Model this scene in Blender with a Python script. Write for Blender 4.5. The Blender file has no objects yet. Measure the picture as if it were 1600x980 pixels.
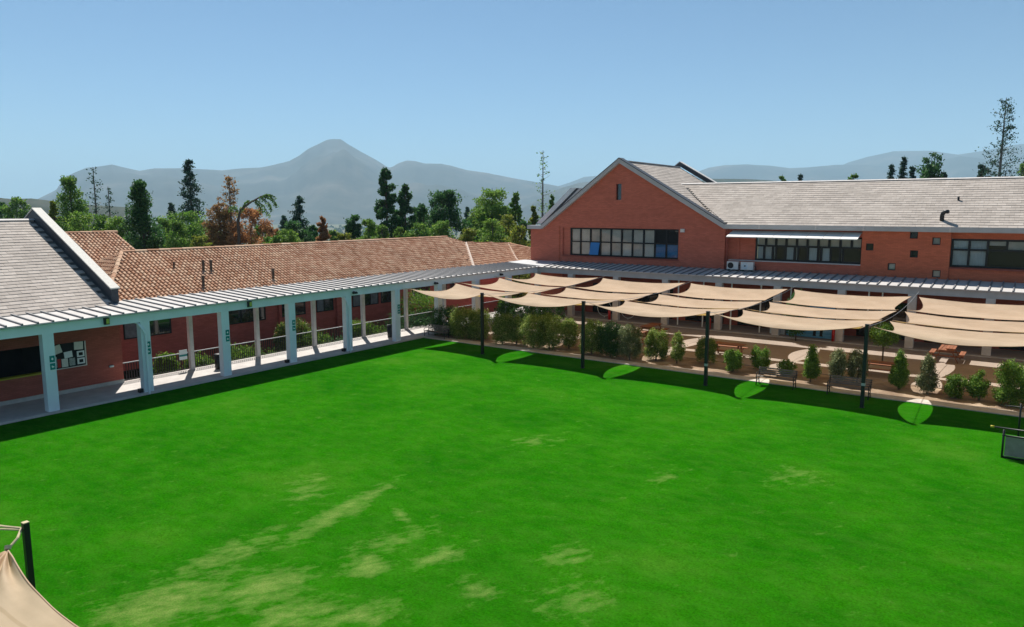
import bpy, math, random
import numpy as np
from math import *
from mathutils import Vector, Matrix, noise as mnoise

# ------------------------------------------------------------------ camera, sky, sun, exposure
scene = bpy.context.scene
col = scene.collection
R = random.Random(11)
NR = np.random.default_rng(11)
HC = 8.8
FPX = 1166.0
PITCH = atan((490 - 326) / FPX)
YAW = radians(35.4)
cam_d = bpy.data.cameras.new('camera')
cam_d.sensor_width = 36.0
cam_d.lens = 36.0 * FPX / 1600.0
cam_d.clip_start = 0.2
cam_d.clip_end = 80000
cam = bpy.data.objects.new('camera', cam_d)
col.objects.link(cam)
cam.location = (0, 0, HC)
cam.rotation_euler = (pi / 2 - PITCH, 0, YAW)
scene.camera = cam

SUN = Vector((-2.25, 1.65, 3.65)).normalized()
world = bpy.data.worlds.new('World')
scene.world = world
world.use_nodes = True
wn = world.node_tree.nodes
wl = world.node_tree.links
wn.clear()
w_out = wn.new('ShaderNodeOutputWorld')
w_bg = wn.new('ShaderNodeBackground')
w_sky = wn.new('ShaderNodeTexSky')
w_sky.sky_type = 'NISHITA'
w_sky.sun_disc = False
w_sky.sun_elevation = asin(SUN.z)
w_sky.sun_rotation = atan2(SUN.x, SUN.y)
w_sky.altitude = 700
w_sky.air_density = 0.8
w_sky.dust_density = 0.15
w_sky.ozone_density = 3.0
w_bg.inputs[1].default_value = 0.05
w_tint = wn.new('ShaderNodeMix'); w_tint.data_type = 'RGBA'; w_tint.blend_type = 'MULTIPLY'; w_tint.inputs[0].default_value = 1.0
w_tint.inputs[7].default_value = (0.78, 0.96, 1.0, 1)
wl.new(w_sky.outputs[0], w_tint.inputs[6]); wl.new(w_tint.outputs[2], w_bg.inputs[0])
wl.new(w_bg.outputs[0], w_out.inputs[0])
sun_d = bpy.data.lights.new('sun', 'SUN')
sun_d.energy = 4.3
sun_d.angle = radians(0.5)
sun_d.color = (1.0, 0.95, 0.87)
sun = bpy.data.objects.new('sun', sun_d)
col.objects.link(sun)
sun.rotation_euler = SUN.to_track_quat('Z', 'Y').to_euler()
scene.view_settings.view_transform = 'Standard'
scene.view_settings.look = 'None'
scene.view_settings.exposure = 1.0
scene.view_settings.gamma = 1.0
scene.render.engine = 'CYCLES'
scene.cycles.use_denoising = True
scene.cycles.max_bounces = 6
scene.cycles.volume_bounces = 1
scene.cycles.transparent_max_bounces = 12
HAZE_DENSITY = 0.000105

# ------------------------------------------------------------------ measuring: photograph pixel -> point of the place
FW = np.array([-sin(YAW) * cos(PITCH), cos(YAW) * cos(PITCH), -sin(PITCH)])
RT = np.array([cos(YAW), sin(YAW), 0.0])
UP = np.cross(RT, FW)
CP = np.array([0, 0, HC])
def ray(x, y): return FW + RT * (x - 800) / FPX - UP * (y - 490) / FPX
def G(x, y, z=0.0):
    d = ray(x, y); return CP + d * ((z - HC) / d[2])
def DEP(x, y, d): return CP + ray(x, y) * d
def PXX(x, y, X):
    d = ray(x, y); return CP + d * (X / d[0])
def PYY(x, y, Y):
    d = ray(x, y); return CP + d * (Y / d[1])

# ------------------------------------------------------------------ materials
def newmat(name):
    m = bpy.data.materials.new(name); m.use_nodes = True
    nt = m.node_tree; b = nt.nodes['Principled BSDF']
    return m, nt, b, nt.nodes, nt.links
def rgba(c): return (c[0], c[1], c[2], 1.0)
def sc(c, k): return tuple(max(0, min(1, v * k)) for v in c)
def noise_n(nt, scale, detail=4, vec=None, rough=0.55):
    n = nt.nodes.new('ShaderNodeTexNoise')
    n.inputs['Scale'].default_value = scale; n.inputs['Detail'].default_value = detail
    n.inputs['Roughness'].default_value = rough
    if vec is not None: nt.links.new(vec, n.inputs['Vector'])
    return n
def ramp_n(nt, fac, stops):
    r = nt.nodes.new('ShaderNodeValToRGB')
    el = r.color_ramp.elements
    while len(el) < len(stops): el.new(0.5)
    for e, (p, c) in zip(el, stops): e.position = p; e.color = rgba(c)
    nt.links.new(fac, r.inputs[0]); return r
def coords(nt, scale=(1, 1, 1), rot=(0, 0, 0), kind='Object'):
    t = nt.nodes.new('ShaderNodeTexCoord'); mp = nt.nodes.new('ShaderNodeMapping')
    mp.inputs['Scale'].default_value = scale; mp.inputs['Rotation'].default_value = rot
    nt.links.new(t.outputs[kind], mp.inputs[0]); return mp.outputs[0]
def mixc(nt, fac, a, b, mode='MIX'):
    m = nt.nodes.new('ShaderNodeMix'); m.data_type = 'RGBA'; m.blend_type = mode
    for i, v in ((0, fac), (6, a), (7, b)):
        if hasattr(v, 'is_linked') or hasattr(v, 'links'): nt.links.new(v, m.inputs[i])
        elif i == 0: m.inputs[0].default_value = v
        else: m.inputs[i].default_value = rgba(v)
    return m.outputs[2]
def rand_val(nt):
    oi = nt.nodes.new('ShaderNodeObjectInfo'); ge = nt.nodes.new('ShaderNodeNewGeometry')
    a = nt.nodes.new('ShaderNodeMath'); a.operation = 'ADD'
    nt.links.new(oi.outputs['Random'], a.inputs[0]); nt.links.new(ge.outputs['Random Per Island'], a.inputs[1])
    f = nt.nodes.new('ShaderNodeMath'); f.operation = 'FRACT'
    nt.links.new(a.outputs[0], f.inputs[0]); return f.outputs[0]
def bump_n(nt, b, h, strength=0.3, dist=0.02):
    bp = nt.nodes.new('ShaderNodeBump'); bp.inputs['Strength'].default_value = strength
    bp.inputs['Distance'].default_value = dist
    nt.links.new(h, bp.inputs['Height']); nt.links.new(bp.outputs[0], b.inputs['Normal'])
def pm(name, base, rough=0.8, var=0.15, scale=2.0, bump=0.0, bscale=30, spec=0.3, metal=0.0, stretch=(1, 1, 1), rnd=0.0):
    m, nt, b, N, L = newmat(name)
    v = coords(nt, stretch)
    n = noise_n(nt, scale, 6, v)
    r = ramp_n(nt, n.outputs[0], [(0.3, sc(base, 1 - var)), (0.7, sc(base, 1 + var))])
    c = r.outputs[0]
    if rnd:
        rv = rand_val(nt)
        rr = ramp_n(nt, rv, [(0, (1 - rnd,) * 3), (1, (1,) * 3)])
        c = mixc(nt, 1.0, c, rr.outputs[0], 'MULTIPLY')
    L.new(c, b.inputs['Base Color'])
    b.inputs['Roughness'].default_value = rough; b.inputs['Specular IOR Level'].default_value = spec
    b.inputs['Metallic'].default_value = metal
    if bump:
        n2 = noise_n(nt, bscale, 5, v); bump_n(nt, b, n2.outputs[0], bump)
    return m
M = {}
M['white_paint'] = pm('white_paint', (0.72, 0.78, 0.83), 0.55, 0.06, 1.2, 0.05, 40)
M['trim'] = pm('grey_trim', (0.42, 0.42, 0.42), 0.6, 0.08, 1.5, 0.05)
M['coping'] = pm('coping', (0.55, 0.52, 0.5), 0.8, 0.12, 3, 0.2)
M['charcoal'] = pm('charcoal_paint', (0.012, 0.013, 0.015), 0.5, 0.1)
M['black'] = pm('black_steel', (0.012, 0.012, 0.014), 0.4, 0.1, spec=0.4)
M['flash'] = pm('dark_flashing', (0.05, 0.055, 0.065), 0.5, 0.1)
M['roof_metal'] = pm('roof_metal', (0.50, 0.475, 0.455), 0.75, 0.08, 0.8, 0.0, rnd=0.10, spec=0.15)
M['concrete'] = pm('pale_concrete', (0.46, 0.43, 0.405), 0.9, 0.12, 1.5, 0.2, 60)
M['kerb'] = pm('kerb_concrete', (0.45, 0.42, 0.38), 0.9, 0.18, 2.5, 0.2, 50)
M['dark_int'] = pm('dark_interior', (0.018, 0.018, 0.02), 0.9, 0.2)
M['brown_wood'] = pm('brown_wood', (0.26, 0.10, 0.05), 0.6, 0.3, 3, 0.2, 30, stretch=(1, 8, 8), rnd=0.25)
M['grey_wood'] = pm('weathered_wood', (0.16, 0.14, 0.125), 0.75, 0.3, 3, 0.2, 30, stretch=(1, 8, 8), rnd=0.25)
M['iron'] = pm('cast_iron', (0.02, 0.021, 0.023), 0.5, 0.2)
M['teal'] = pm('teal_sign', (0.01, 0.22, 0.20), 0.4, 0.05)
M['sign_white'] = pm('sign_white', (0.75, 0.78, 0.77), 0.5, 0.03)
M['paper'] = pm('paper', (0.66, 0.63, 0.57), 0.9, 0.08, 8)
M['paper_print'] = pm('paper_print', (0.3, 0.33, 0.31), 0.9, 0.5, 30)
M['yellow'] = pm('yellow_paint', (0.42, 0.36, 0.03), 0.6, 0.1)
M['lime'] = pm('lamp_lens', (0.45, 0.5, 0.08), 0.3, 0.1)
M['red'] = pm('red_paint', (0.42, 0.02, 0.02), 0.4, 0.1)
M['bark'] = pm('bark', (0.11, 0.085, 0.065), 0.95, 0.3, 5, 0.4, 20, stretch=(3, 3, 0.6))
M['grey_bark'] = pm('grey_bark', (0.17, 0.15, 0.14), 0.95, 0.3, 5, 0.4, 20, stretch=(3, 3, 0.6))
M['rope'] = pm('rope', (0.5, 0.42, 0.25), 0.9, 0.2)
M['steel'] = pm('galvanised_steel', (0.42, 0.43, 0.44), 0.4, 0.1, metal=0.6)
M['ac_white'] = pm('ac_casing', (0.62, 0.62, 0.6), 0.5, 0.05)
M['beige_blind'] = pm('pale_blind', (0.78, 0.72, 0.64), 0.9, 0.15, 1.5, rnd=0.3)
M['blue_blind'] = pm('blue_blind', (0.04, 0.19, 0.45), 0.7, 0.12, 1.0)
M['grey_curtain'] = pm('grey_curtain', (0.55, 0.62, 0.66), 0.9, 0.2, 3, stretch=(12, 1, 0.3), rnd=0.2)
M['house_curtain'] = pm('house_curtain', (0.13, 0.14, 0.15), 0.6, 0.3, 3)
M['seam'] = pm('seam_grey', (0.18, 0.18, 0.185), 0.6, 0.1)
M['awning'] = pm('awning_sheet', (0.82, 0.79, 0.74), 0.45, 0.06, 1, rnd=0.06)
M['mesh_grey'] = pm('grey_netting', (0.33, 0.26, 0.22), 0.9, 0.15, 4)
M['mortar'] = pm('ridge_mortar', (0.55, 0.45, 0.38), 0.9, 0.15, 4, rnd=0.2)

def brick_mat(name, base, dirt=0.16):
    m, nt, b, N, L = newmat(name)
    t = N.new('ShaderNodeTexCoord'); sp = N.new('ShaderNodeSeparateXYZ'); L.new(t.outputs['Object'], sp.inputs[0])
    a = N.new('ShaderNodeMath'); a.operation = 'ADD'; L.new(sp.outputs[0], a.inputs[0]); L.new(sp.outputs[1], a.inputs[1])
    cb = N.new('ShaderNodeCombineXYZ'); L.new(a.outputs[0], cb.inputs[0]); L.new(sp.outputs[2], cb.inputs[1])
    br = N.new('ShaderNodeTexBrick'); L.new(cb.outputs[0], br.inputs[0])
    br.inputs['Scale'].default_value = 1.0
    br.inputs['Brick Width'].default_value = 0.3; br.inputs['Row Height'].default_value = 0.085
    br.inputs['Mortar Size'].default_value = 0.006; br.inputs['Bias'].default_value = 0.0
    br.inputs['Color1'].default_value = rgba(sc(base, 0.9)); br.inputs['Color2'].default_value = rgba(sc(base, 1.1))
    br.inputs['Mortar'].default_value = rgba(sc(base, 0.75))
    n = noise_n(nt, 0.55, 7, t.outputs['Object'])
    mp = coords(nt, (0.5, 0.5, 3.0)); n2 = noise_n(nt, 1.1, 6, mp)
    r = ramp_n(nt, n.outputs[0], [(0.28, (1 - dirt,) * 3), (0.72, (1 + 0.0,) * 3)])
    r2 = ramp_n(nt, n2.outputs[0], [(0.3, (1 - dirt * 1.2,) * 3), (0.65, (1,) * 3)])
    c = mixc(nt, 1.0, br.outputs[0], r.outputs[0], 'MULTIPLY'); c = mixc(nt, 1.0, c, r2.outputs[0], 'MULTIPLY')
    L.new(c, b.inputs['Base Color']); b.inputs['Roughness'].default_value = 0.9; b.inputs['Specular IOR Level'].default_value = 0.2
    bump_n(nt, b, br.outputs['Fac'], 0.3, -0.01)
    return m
M['brick'] = brick_mat('red_brick', (0.54, 0.155, 0.10), 0.09)
M['brick_or'] = brick_mat('orange_red_brick', (0.58, 0.155, 0.08), 0.09)
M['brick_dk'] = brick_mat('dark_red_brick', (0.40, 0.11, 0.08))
M['render_red'] = brick_mat('red_house_render', (0.44, 0.115, 0.09), 0.12)

def tile_mat(name, stops, rough=0.85):
    m, nt, b, N, L = newmat(name)
    rv = rand_val(nt); r = ramp_n(nt, rv, stops)
    n = noise_n(nt, 0.35, 5, coords(nt, kind='Object')); ge = N.new('ShaderNodeNewGeometry')
    n = noise_n(nt, 0.5, 6, ge.outputs['Position']); r2 = ramp_n(nt, n.outputs[0], [(0.3, (0.84,) * 3), (0.7, (1.0,) * 3)])
    n3 = noise_n(nt, 6, 4, ge.outputs['Position']); r3 = ramp_n(nt, n3.outputs[0], [(0.3, (0.85,) * 3), (0.7, (1.0,) * 3)])
    c = mixc(nt, 1.0, r.outputs[0], r2.outputs[0], 'MULTIPLY'); c = mixc(nt, 1.0, c, r3.outputs[0], 'MULTIPLY')
    L.new(c, b.inputs['Base Color']); b.inputs['Roughness'].default_value = rough; b.inputs['Specular IOR Level'].default_value = 0.25
    return m
M['clay'] = tile_mat('clay_tile', [(0, (0.42, 0.20, 0.105)), (0.35, (0.55, 0.305, 0.185)), (0.7, (0.63, 0.39, 0.25)), (1, (0.70, 0.475, 0.315))])
M['slate'] = tile_mat('grey_shingle', [(0, (0.43, 0.375, 0.33)), (0.5, (0.48, 0.42, 0.37)), (1, (0.54, 0.475, 0.42))], 0.95)
M['deck'] = pm('roof_underlay', (0.10, 0.075, 0.06), 0.9, 0.2)
M['deck_grey'] = pm('roof_underlay_grey', (0.12, 0.115, 0.11), 0.9, 0.2)

def glass_mat():
    m, nt, b, N, L = newmat('window_glass')
    N.remove(b)
    out = N['Material Output']
    tr = N.new('ShaderNodeBsdfTransparent'); tr.inputs[0].default_value = (0.9, 0.93, 0.94, 1)
    gl = N.new('ShaderNodeBsdfGlossy'); gl.inputs['Roughness'].default_value = 0.03; gl.inputs[0].default_value = (0.9, 0.95, 1, 1)
    fr = N.new('ShaderNodeFresnel'); fr.inputs[0].default_value = 1.45
    mx = N.new('ShaderNodeMixShader'); L.new(fr.outputs[0], mx.inputs[0]); L.new(tr.outputs[0], mx.inputs[1]); L.new(gl.outputs[0], mx.inputs[2])
    L.new(mx.outputs[0], out.inputs[0]); return m
M['glass'] = glass_mat()
M['dark_glass'] = pm('dark_glass', (0.012, 0.016, 0.02), 0.05, 0.1, spec=0.9)

def sail_mat():
    m, nt, b, N, L = newmat('tan_shade_cloth')
    out = N['Material Output']
    n = noise_n(nt, 0.7, 5, coords(nt)); r = ramp_n(nt, n.outputs[0], [(0.3, (0.54, 0.405, 0.285)), (0.7, (0.62, 0.47, 0.335))])
    mp = coords(nt, (0.6, 9, 1)); n2 = noise_n(nt, 1.2, 4, mp); r2 = ramp_n(nt, n2.outputs[0], [(0.35, (0.93,) * 3), (0.65, (1,) * 3)])
    c = mixc(nt, 1.0, r.outputs[0], r2.outputs[0], 'MULTIPLY')
    tc = N.new('ShaderNodeTexCoord'); sp = N.new('ShaderNodeSeparateXYZ'); L.new(tc.outputs['Object'], sp.inputs[0])
    dv = N.new('ShaderNodeMath'); dv.operation = 'DIVIDE'; L.new(sp.outputs[1], dv.inputs[0]); dv.inputs[1].default_value = 1.45
    fr_ = N.new('ShaderNodeMath'); fr_.operation = 'FRACT'; L.new(dv.outputs[0], fr_.inputs[0])
    lt = N.new('ShaderNodeMath'); lt.operation = 'LESS_THAN'; L.new(fr_.outputs[0], lt.inputs[0]); lt.inputs[1].default_value = 0.035
    ms_ = N.new('ShaderNodeMath'); ms_.operation = 'MULTIPLY'; L.new(lt.outputs[0], ms_.inputs[0]); ms_.inputs[1].default_value = 0.5
    c = mixc(nt, ms_.outputs[0], c, (0.40, 0.28, 0.18))
    n7 = noise_n(nt, 0.35, 6, tc.outputs['Object'], 0.7); r7 = ramp_n(nt, n7.outputs[0], [(0.3, (0.86, 0.84, 0.82)), (0.62, (1,) * 3)]); c = mixc(nt, 1.0, c, r7.outputs[0], 'MULTIPLY')
    L.new(c, b.inputs['Base Color']); b.inputs['Roughness'].default_value = 0.85; b.inputs['Specular IOR Level'].default_value = 0.15
    wv = N.new('ShaderNodeTexWave'); wv.inputs['Scale'].default_value = 3.0; wv.inputs['Distortion'].default_value = 2.0
    L.new(coords(nt, (0.2, 1, 1)), wv.inputs[0]); bump_n(nt, b, wv.outputs[1], 0.06, 0.03)
    tl = N.new('ShaderNodeBsdfTranslucent'); tl.inputs[0].default_value = (0.75, 0.47, 0.15, 1)
    mx = N.new('ShaderNodeMixShader'); mx.inputs[0].default_value = 0.33
    L.new(b.outputs[0], mx.inputs[1]); L.new(tl.outputs[0], mx.inputs[2]); L.new(mx.outputs[0], out.inputs[0])
    return m
M['sail'] = sail_mat()

def leaf_mat(name, c1, c2, c3=None, tl=0.42):
    m, nt, b, N, L = newmat(name)
    out = N['Material Output']
    rv = rand_val(nt)
    st = [(0, c1), (0.75, c2), (1, c3 or sc(c2, 1.25))]
    r = ramp_n(nt, rv, st)
    ge = N.new('ShaderNodeNewGeometry'); n = noise_n(nt, 0.6, 3, ge.outputs['Position'])
    r2 = ramp_n(nt, n.outputs[0], [(0.3, (0.72,) * 3), (0.7, (1,) * 3)])
    c = mixc(nt, 1.0, r.outputs[0], r2.outputs[0], 'MULTIPLY')
    L.new(c, b.inputs['Base Color']); b.inputs['Roughness'].default_value = 0.6; b.inputs['Specular IOR Level'].default_value = 0.25
    t = N.new('ShaderNodeBsdfTranslucent'); L.new(c, t.inputs[0])
    mx = N.new('ShaderNodeMixShader'); mx.inputs[0].default_value = tl
    L.new(b.outputs[0], mx.inputs[1]); L.new(t.outputs[0], mx.inputs[2]); L.new(mx.outputs[0], out.inputs[0])
    return m
M['lf_dark'] = leaf_mat('dark_evergreen_leaf', (0.027, 0.088, 0.030), (0.068, 0.182, 0.049), (0.135, 0.297, 0.068))
M['lf_conifer'] = leaf_mat('conifer_needle', (0.022, 0.061, 0.043), (0.047, 0.108, 0.068))
M['lf_mid'] = leaf_mat('mid_green_leaf', (0.069, 0.172, 0.028), (0.172, 0.333, 0.048), (0.368, 0.506, 0.092))
M['lf_bright'] = leaf_mat('bright_green_leaf', (0.099, 0.220, 0.031), (0.209, 0.363, 0.050), (0.363, 0.484, 0.077))
M['lf_yellow'] = leaf_mat('yellow_green_leaf', (0.13, 0.20, 0.025), (0.26, 0.31, 0.04), (0.40, 0.38, 0.06))
M['lf_brown'] = leaf_mat('dry_brown_leaf', (0.25, 0.13, 0.05), (0.42, 0.23, 0.09), (0.28, 0.27, 0.08))
M['lf_orange'] = leaf_mat('orange_leaf', (0.34, 0.15, 0.06), (0.50, 0.25, 0.10))
M['lf_far'] = leaf_mat('far_leaf', (0.03, 0.065, 0.025), (0.06, 0.11, 0.04))
M['lf_shrub'] = leaf_mat('shrub_leaf', (0.088, 0.163, 0.031), (0.250, 0.362, 0.069), (0.650, 0.700, 0.250))
M['lf_garden'] = leaf_mat('garden_leaf', (0.07, 0.17, 0.02), (0.15, 0.28, 0.035), (0.28, 0.36, 0.06), 0.5)
M['lf_flower'] = leaf_mat('flowering_leaf', (0.06, 0.13, 0.025), (0.16, 0.22, 0.04), (0.40, 0.20, 0.08))
M['lf_silver'] = leaf_mat('silver_leaf', (0.121, 0.165, 0.077), (0.253, 0.308, 0.154), (0.440, 0.462, 0.242))

def turf_mat():
    m, nt, b, N, L = newmat('artificial_turf')
    ge = N.new('ShaderNodeNewGeometry'); P = ge.outputs['Position']
    n1 = noise_n(nt, 0.22, 7, P, 0.6); r1 = ramp_n(nt, n1.outputs[0], [(0.3, (0.010, 0.122, 0.002)), (0.55, (0.022, 0.168, 0.003)), (0.72, (0.052, 0.188, 0.010))])
    n2 = noise_n(nt, 1.6, 6, P, 0.7); r2 = ramp_n(nt, n2.outputs[0], [(0.3, (0.84,) * 3), (0.7, (1.06,) * 3)])
    n3 = noise_n(nt, 17, 6, P, 0.8); r3 = ramp_n(nt, n3.outputs[0], [(0.3, (0.50,) * 3), (0.7, (1.30,) * 3)])
    n9 = noise_n(nt, 9, 5, P, 0.7); r9 = ramp_n(nt, n9.outputs[0], [(0.28, (0.74,) * 3), (0.72, (1.12,) * 3)])
    c = mixc(nt, 1.0, r1.outputs[0], r2.outputs[0], 'MULTIPLY'); c = mixc(nt, 1.0, c, r3.outputs[0], 'MULTIPLY'); c = mixc(nt, 1.0, c, r9.outputs[0], 'MULTIPLY')
    # the pile lies in faint streaks
    mps = N.new('ShaderNodeMapping'); mps.inputs['Rotation'].default_value = (0, 0, radians(-35)); mps.inputs['Scale'].default_value = (0.55, 1.0, 1); L.new(P, mps.inputs[0])
    n8 = noise_n(nt, 2.2, 8, mps.outputs[0], 0.6); r8 = ramp_n(nt, n8.outputs[0], [(0.42, (0,) * 3), (0.85, (0.24,) * 3)])
    bw8 = N.new('ShaderNodeRGBToBW'); L.new(r8.outputs[0], bw8.inputs[0]); c = mixc(nt, bw8.outputs[0], c, (0.10, 0.21, 0.03))
    # worn sandy patches where the sand infill shows
    tot = None
    for (px, py, rx, ry, ang, k) in ((250, 945, 190, 60, 24, 1.0), (410, 920, 130, 48, 18, .95), (460, 960, 110, 38, 14, .85), (575, 885, 75, 26, 12, .95), (530, 800, 130, 17, 29, .85), (350, 870, 150, 30, 26, .6), (690, 868, 70, 20, 24, .8), (615, 845, 110, 25, 18, .5), (625, 804, 26, 9, -42, .7), (750, 922, 46, 34, 20, .6), (480, 765, 40, 40, 70, .4), (890, 870, 75, 34, 10, .4), (560, 960, 120, 40, 14, .6), (900, 935, 90, 46, 10, .45), (835, 690, 60, 16, 8, .35), (1040, 745, 46, 12, 30, .3), (1240, 745, 60, 24, 10, .3)):
        ca, sa = cos(radians(ang)), sin(radians(ang))
        o = G(px, py); e1 = G(px + rx * ca, py - rx * sa) - o; e2 = G(px + ry * sa, py + ry * ca) - o
        mp = N.new('ShaderNodeMapping'); mp.vector_type = 'TEXTURE'
        mp.inputs['Location'].default_value = (o[0], o[1], 0); mp.inputs['Rotation'].default_value = (0, 0, atan2(e1[1], e1[0])); mp.inputs['Scale'].default_value = (hypot(e1[0], e1[1]), hypot(e2[0], e2[1]), 3)
        L.new(P, mp.inputs[0]); gr = N.new('ShaderNodeTexGradient'); gr.gradient_type = 'SPHERICAL'; L.new(mp.outputs[0], gr.inputs[0])
        mu = N.new('ShaderNodeMath'); mu.operation = 'MULTIPLY'; L.new(gr.outputs[1], mu.inputs[0]); mu.inputs[1].default_value = min(.95, .28 + .75 * k)
        if tot is None: tot = mu.outputs[0]
        else:
            mx = N.new('ShaderNodeMath'); mx.operation = 'MAXIMUM'; L.new(tot, mx.inputs[0]); L.new(mu.outputs[0], mx.inputs[1]); tot = mx.outputs[0]
    mp3 = N.new('ShaderNodeMapping'); mp3.inputs['Rotation'].default_value = (0, 0, radians(-60)); L.new(P, mp3.inputs[0])
    mp4 = N.new('ShaderNodeMapping'); mp4.inputs['Scale'].default_value = (0.95, 1.6, 1.0); L.new(mp3.outputs[0], mp4.inputs[0])
    n4 = noise_n(nt, 1.7, 8, mp4.outputs[0], 0.68)
    ad = N.new('ShaderNodeMath'); ad.operation = 'MULTIPLY_ADD'; L.new(tot, ad.inputs[0]); ad.inputs[1].default_value = 0.42; L.new(n4.outputs[0], ad.inputs[2])
    r4 = ramp_n(nt, ad.outputs[0], [(0.60, (0,) * 3), (1.0, (0.9,) * 3)])
    n5 = noise_n(nt, 26, 4, P, 0.75); r5 = ramp_n(nt, n5.outputs[0], [(0.3, (0.3,) * 3), (0.7, (1,) * 3)])
    fac = mixc(nt, 1.0, r4.outputs[0], r5.outputs[0], 'MULTIPLY')
    bw = N.new('ShaderNodeRGBToBW'); L.new(fac, bw.inputs[0])
    c = mixc(nt, bw.outputs[0], c, (0.25, 0.315, 0.085))
    L.new(c, b.inputs['Base Color']); b.inputs['Roughness'].default_value = 0.9; b.inputs['Specular IOR Level'].default_value = 0.0
    n7 = noise_n(nt, 55, 4, P, 0.7); bump_n(nt, b, n7.outputs[0], 0.9, 0.03)
    return m
M['turf'] = turf_mat()
def ground_mat(name, cols, s1, s2, bump=0.4):
    m, nt, b, N, L = newmat(name)
    ge = N.new('ShaderNodeNewGeometry'); P = ge.outputs['Position']
    n1 = noise_n(nt, s1, 7, P, 0.6); r1 = ramp_n(nt, n1.outputs[0], [(0.3, cols[0]), (0.5, cols[1]), (0.7, cols[2])])
    n2 = noise_n(nt, s2, 6, P, 0.7); r2 = ramp_n(nt, n2.outputs[0], [(0.3, (0.75,) * 3), (0.7, (1.05,) * 3)])
    c = mixc(nt, 1.0, r1.outputs[0], r2.outputs[0], 'MULTIPLY')
    L.new(c, b.inputs['Base Color']); b.inputs['Roughness'].default_value = 0.92; b.inputs['Specular IOR Level'].default_value = 0.15
    bump_n(nt, b, n2.outputs[0], bump, 0.03); return m
M['soil'] = ground_mat('bark_mulch', [(0.17, 0.115, 0.08), (0.28, 0.205, 0.145), (0.46, 0.36, 0.26)], 0.7, 18)
M['patio'] = ground_mat('patio_paving', [(0.29, 0.24, 0.20), (0.335, 0.275, 0.23), (0.38, 0.315, 0.265)], 0.5, 12, 0.15)
M['earth'] = ground_mat('valley_ground', [(0.05, 0.075, 0.025), (0.10, 0.10, 0.045), (0.17, 0.14, 0.08)], 0.02, 0.5)
M['hill'] = ground_mat('mountain_scrub', [(0.008, 0.016, 0.016), (0.025, 0.032, 0.026), (0.095, 0.085, 0.07)], 0.0022, 0.02, 0.0)
M['green_hill'] = ground_mat('wooded_hill', [(0.008, 0.018, 0.010), (0.018, 0.032, 0.016), (0.05, 0.05, 0.032)], 0.02, 0.09, 0.0)

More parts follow.
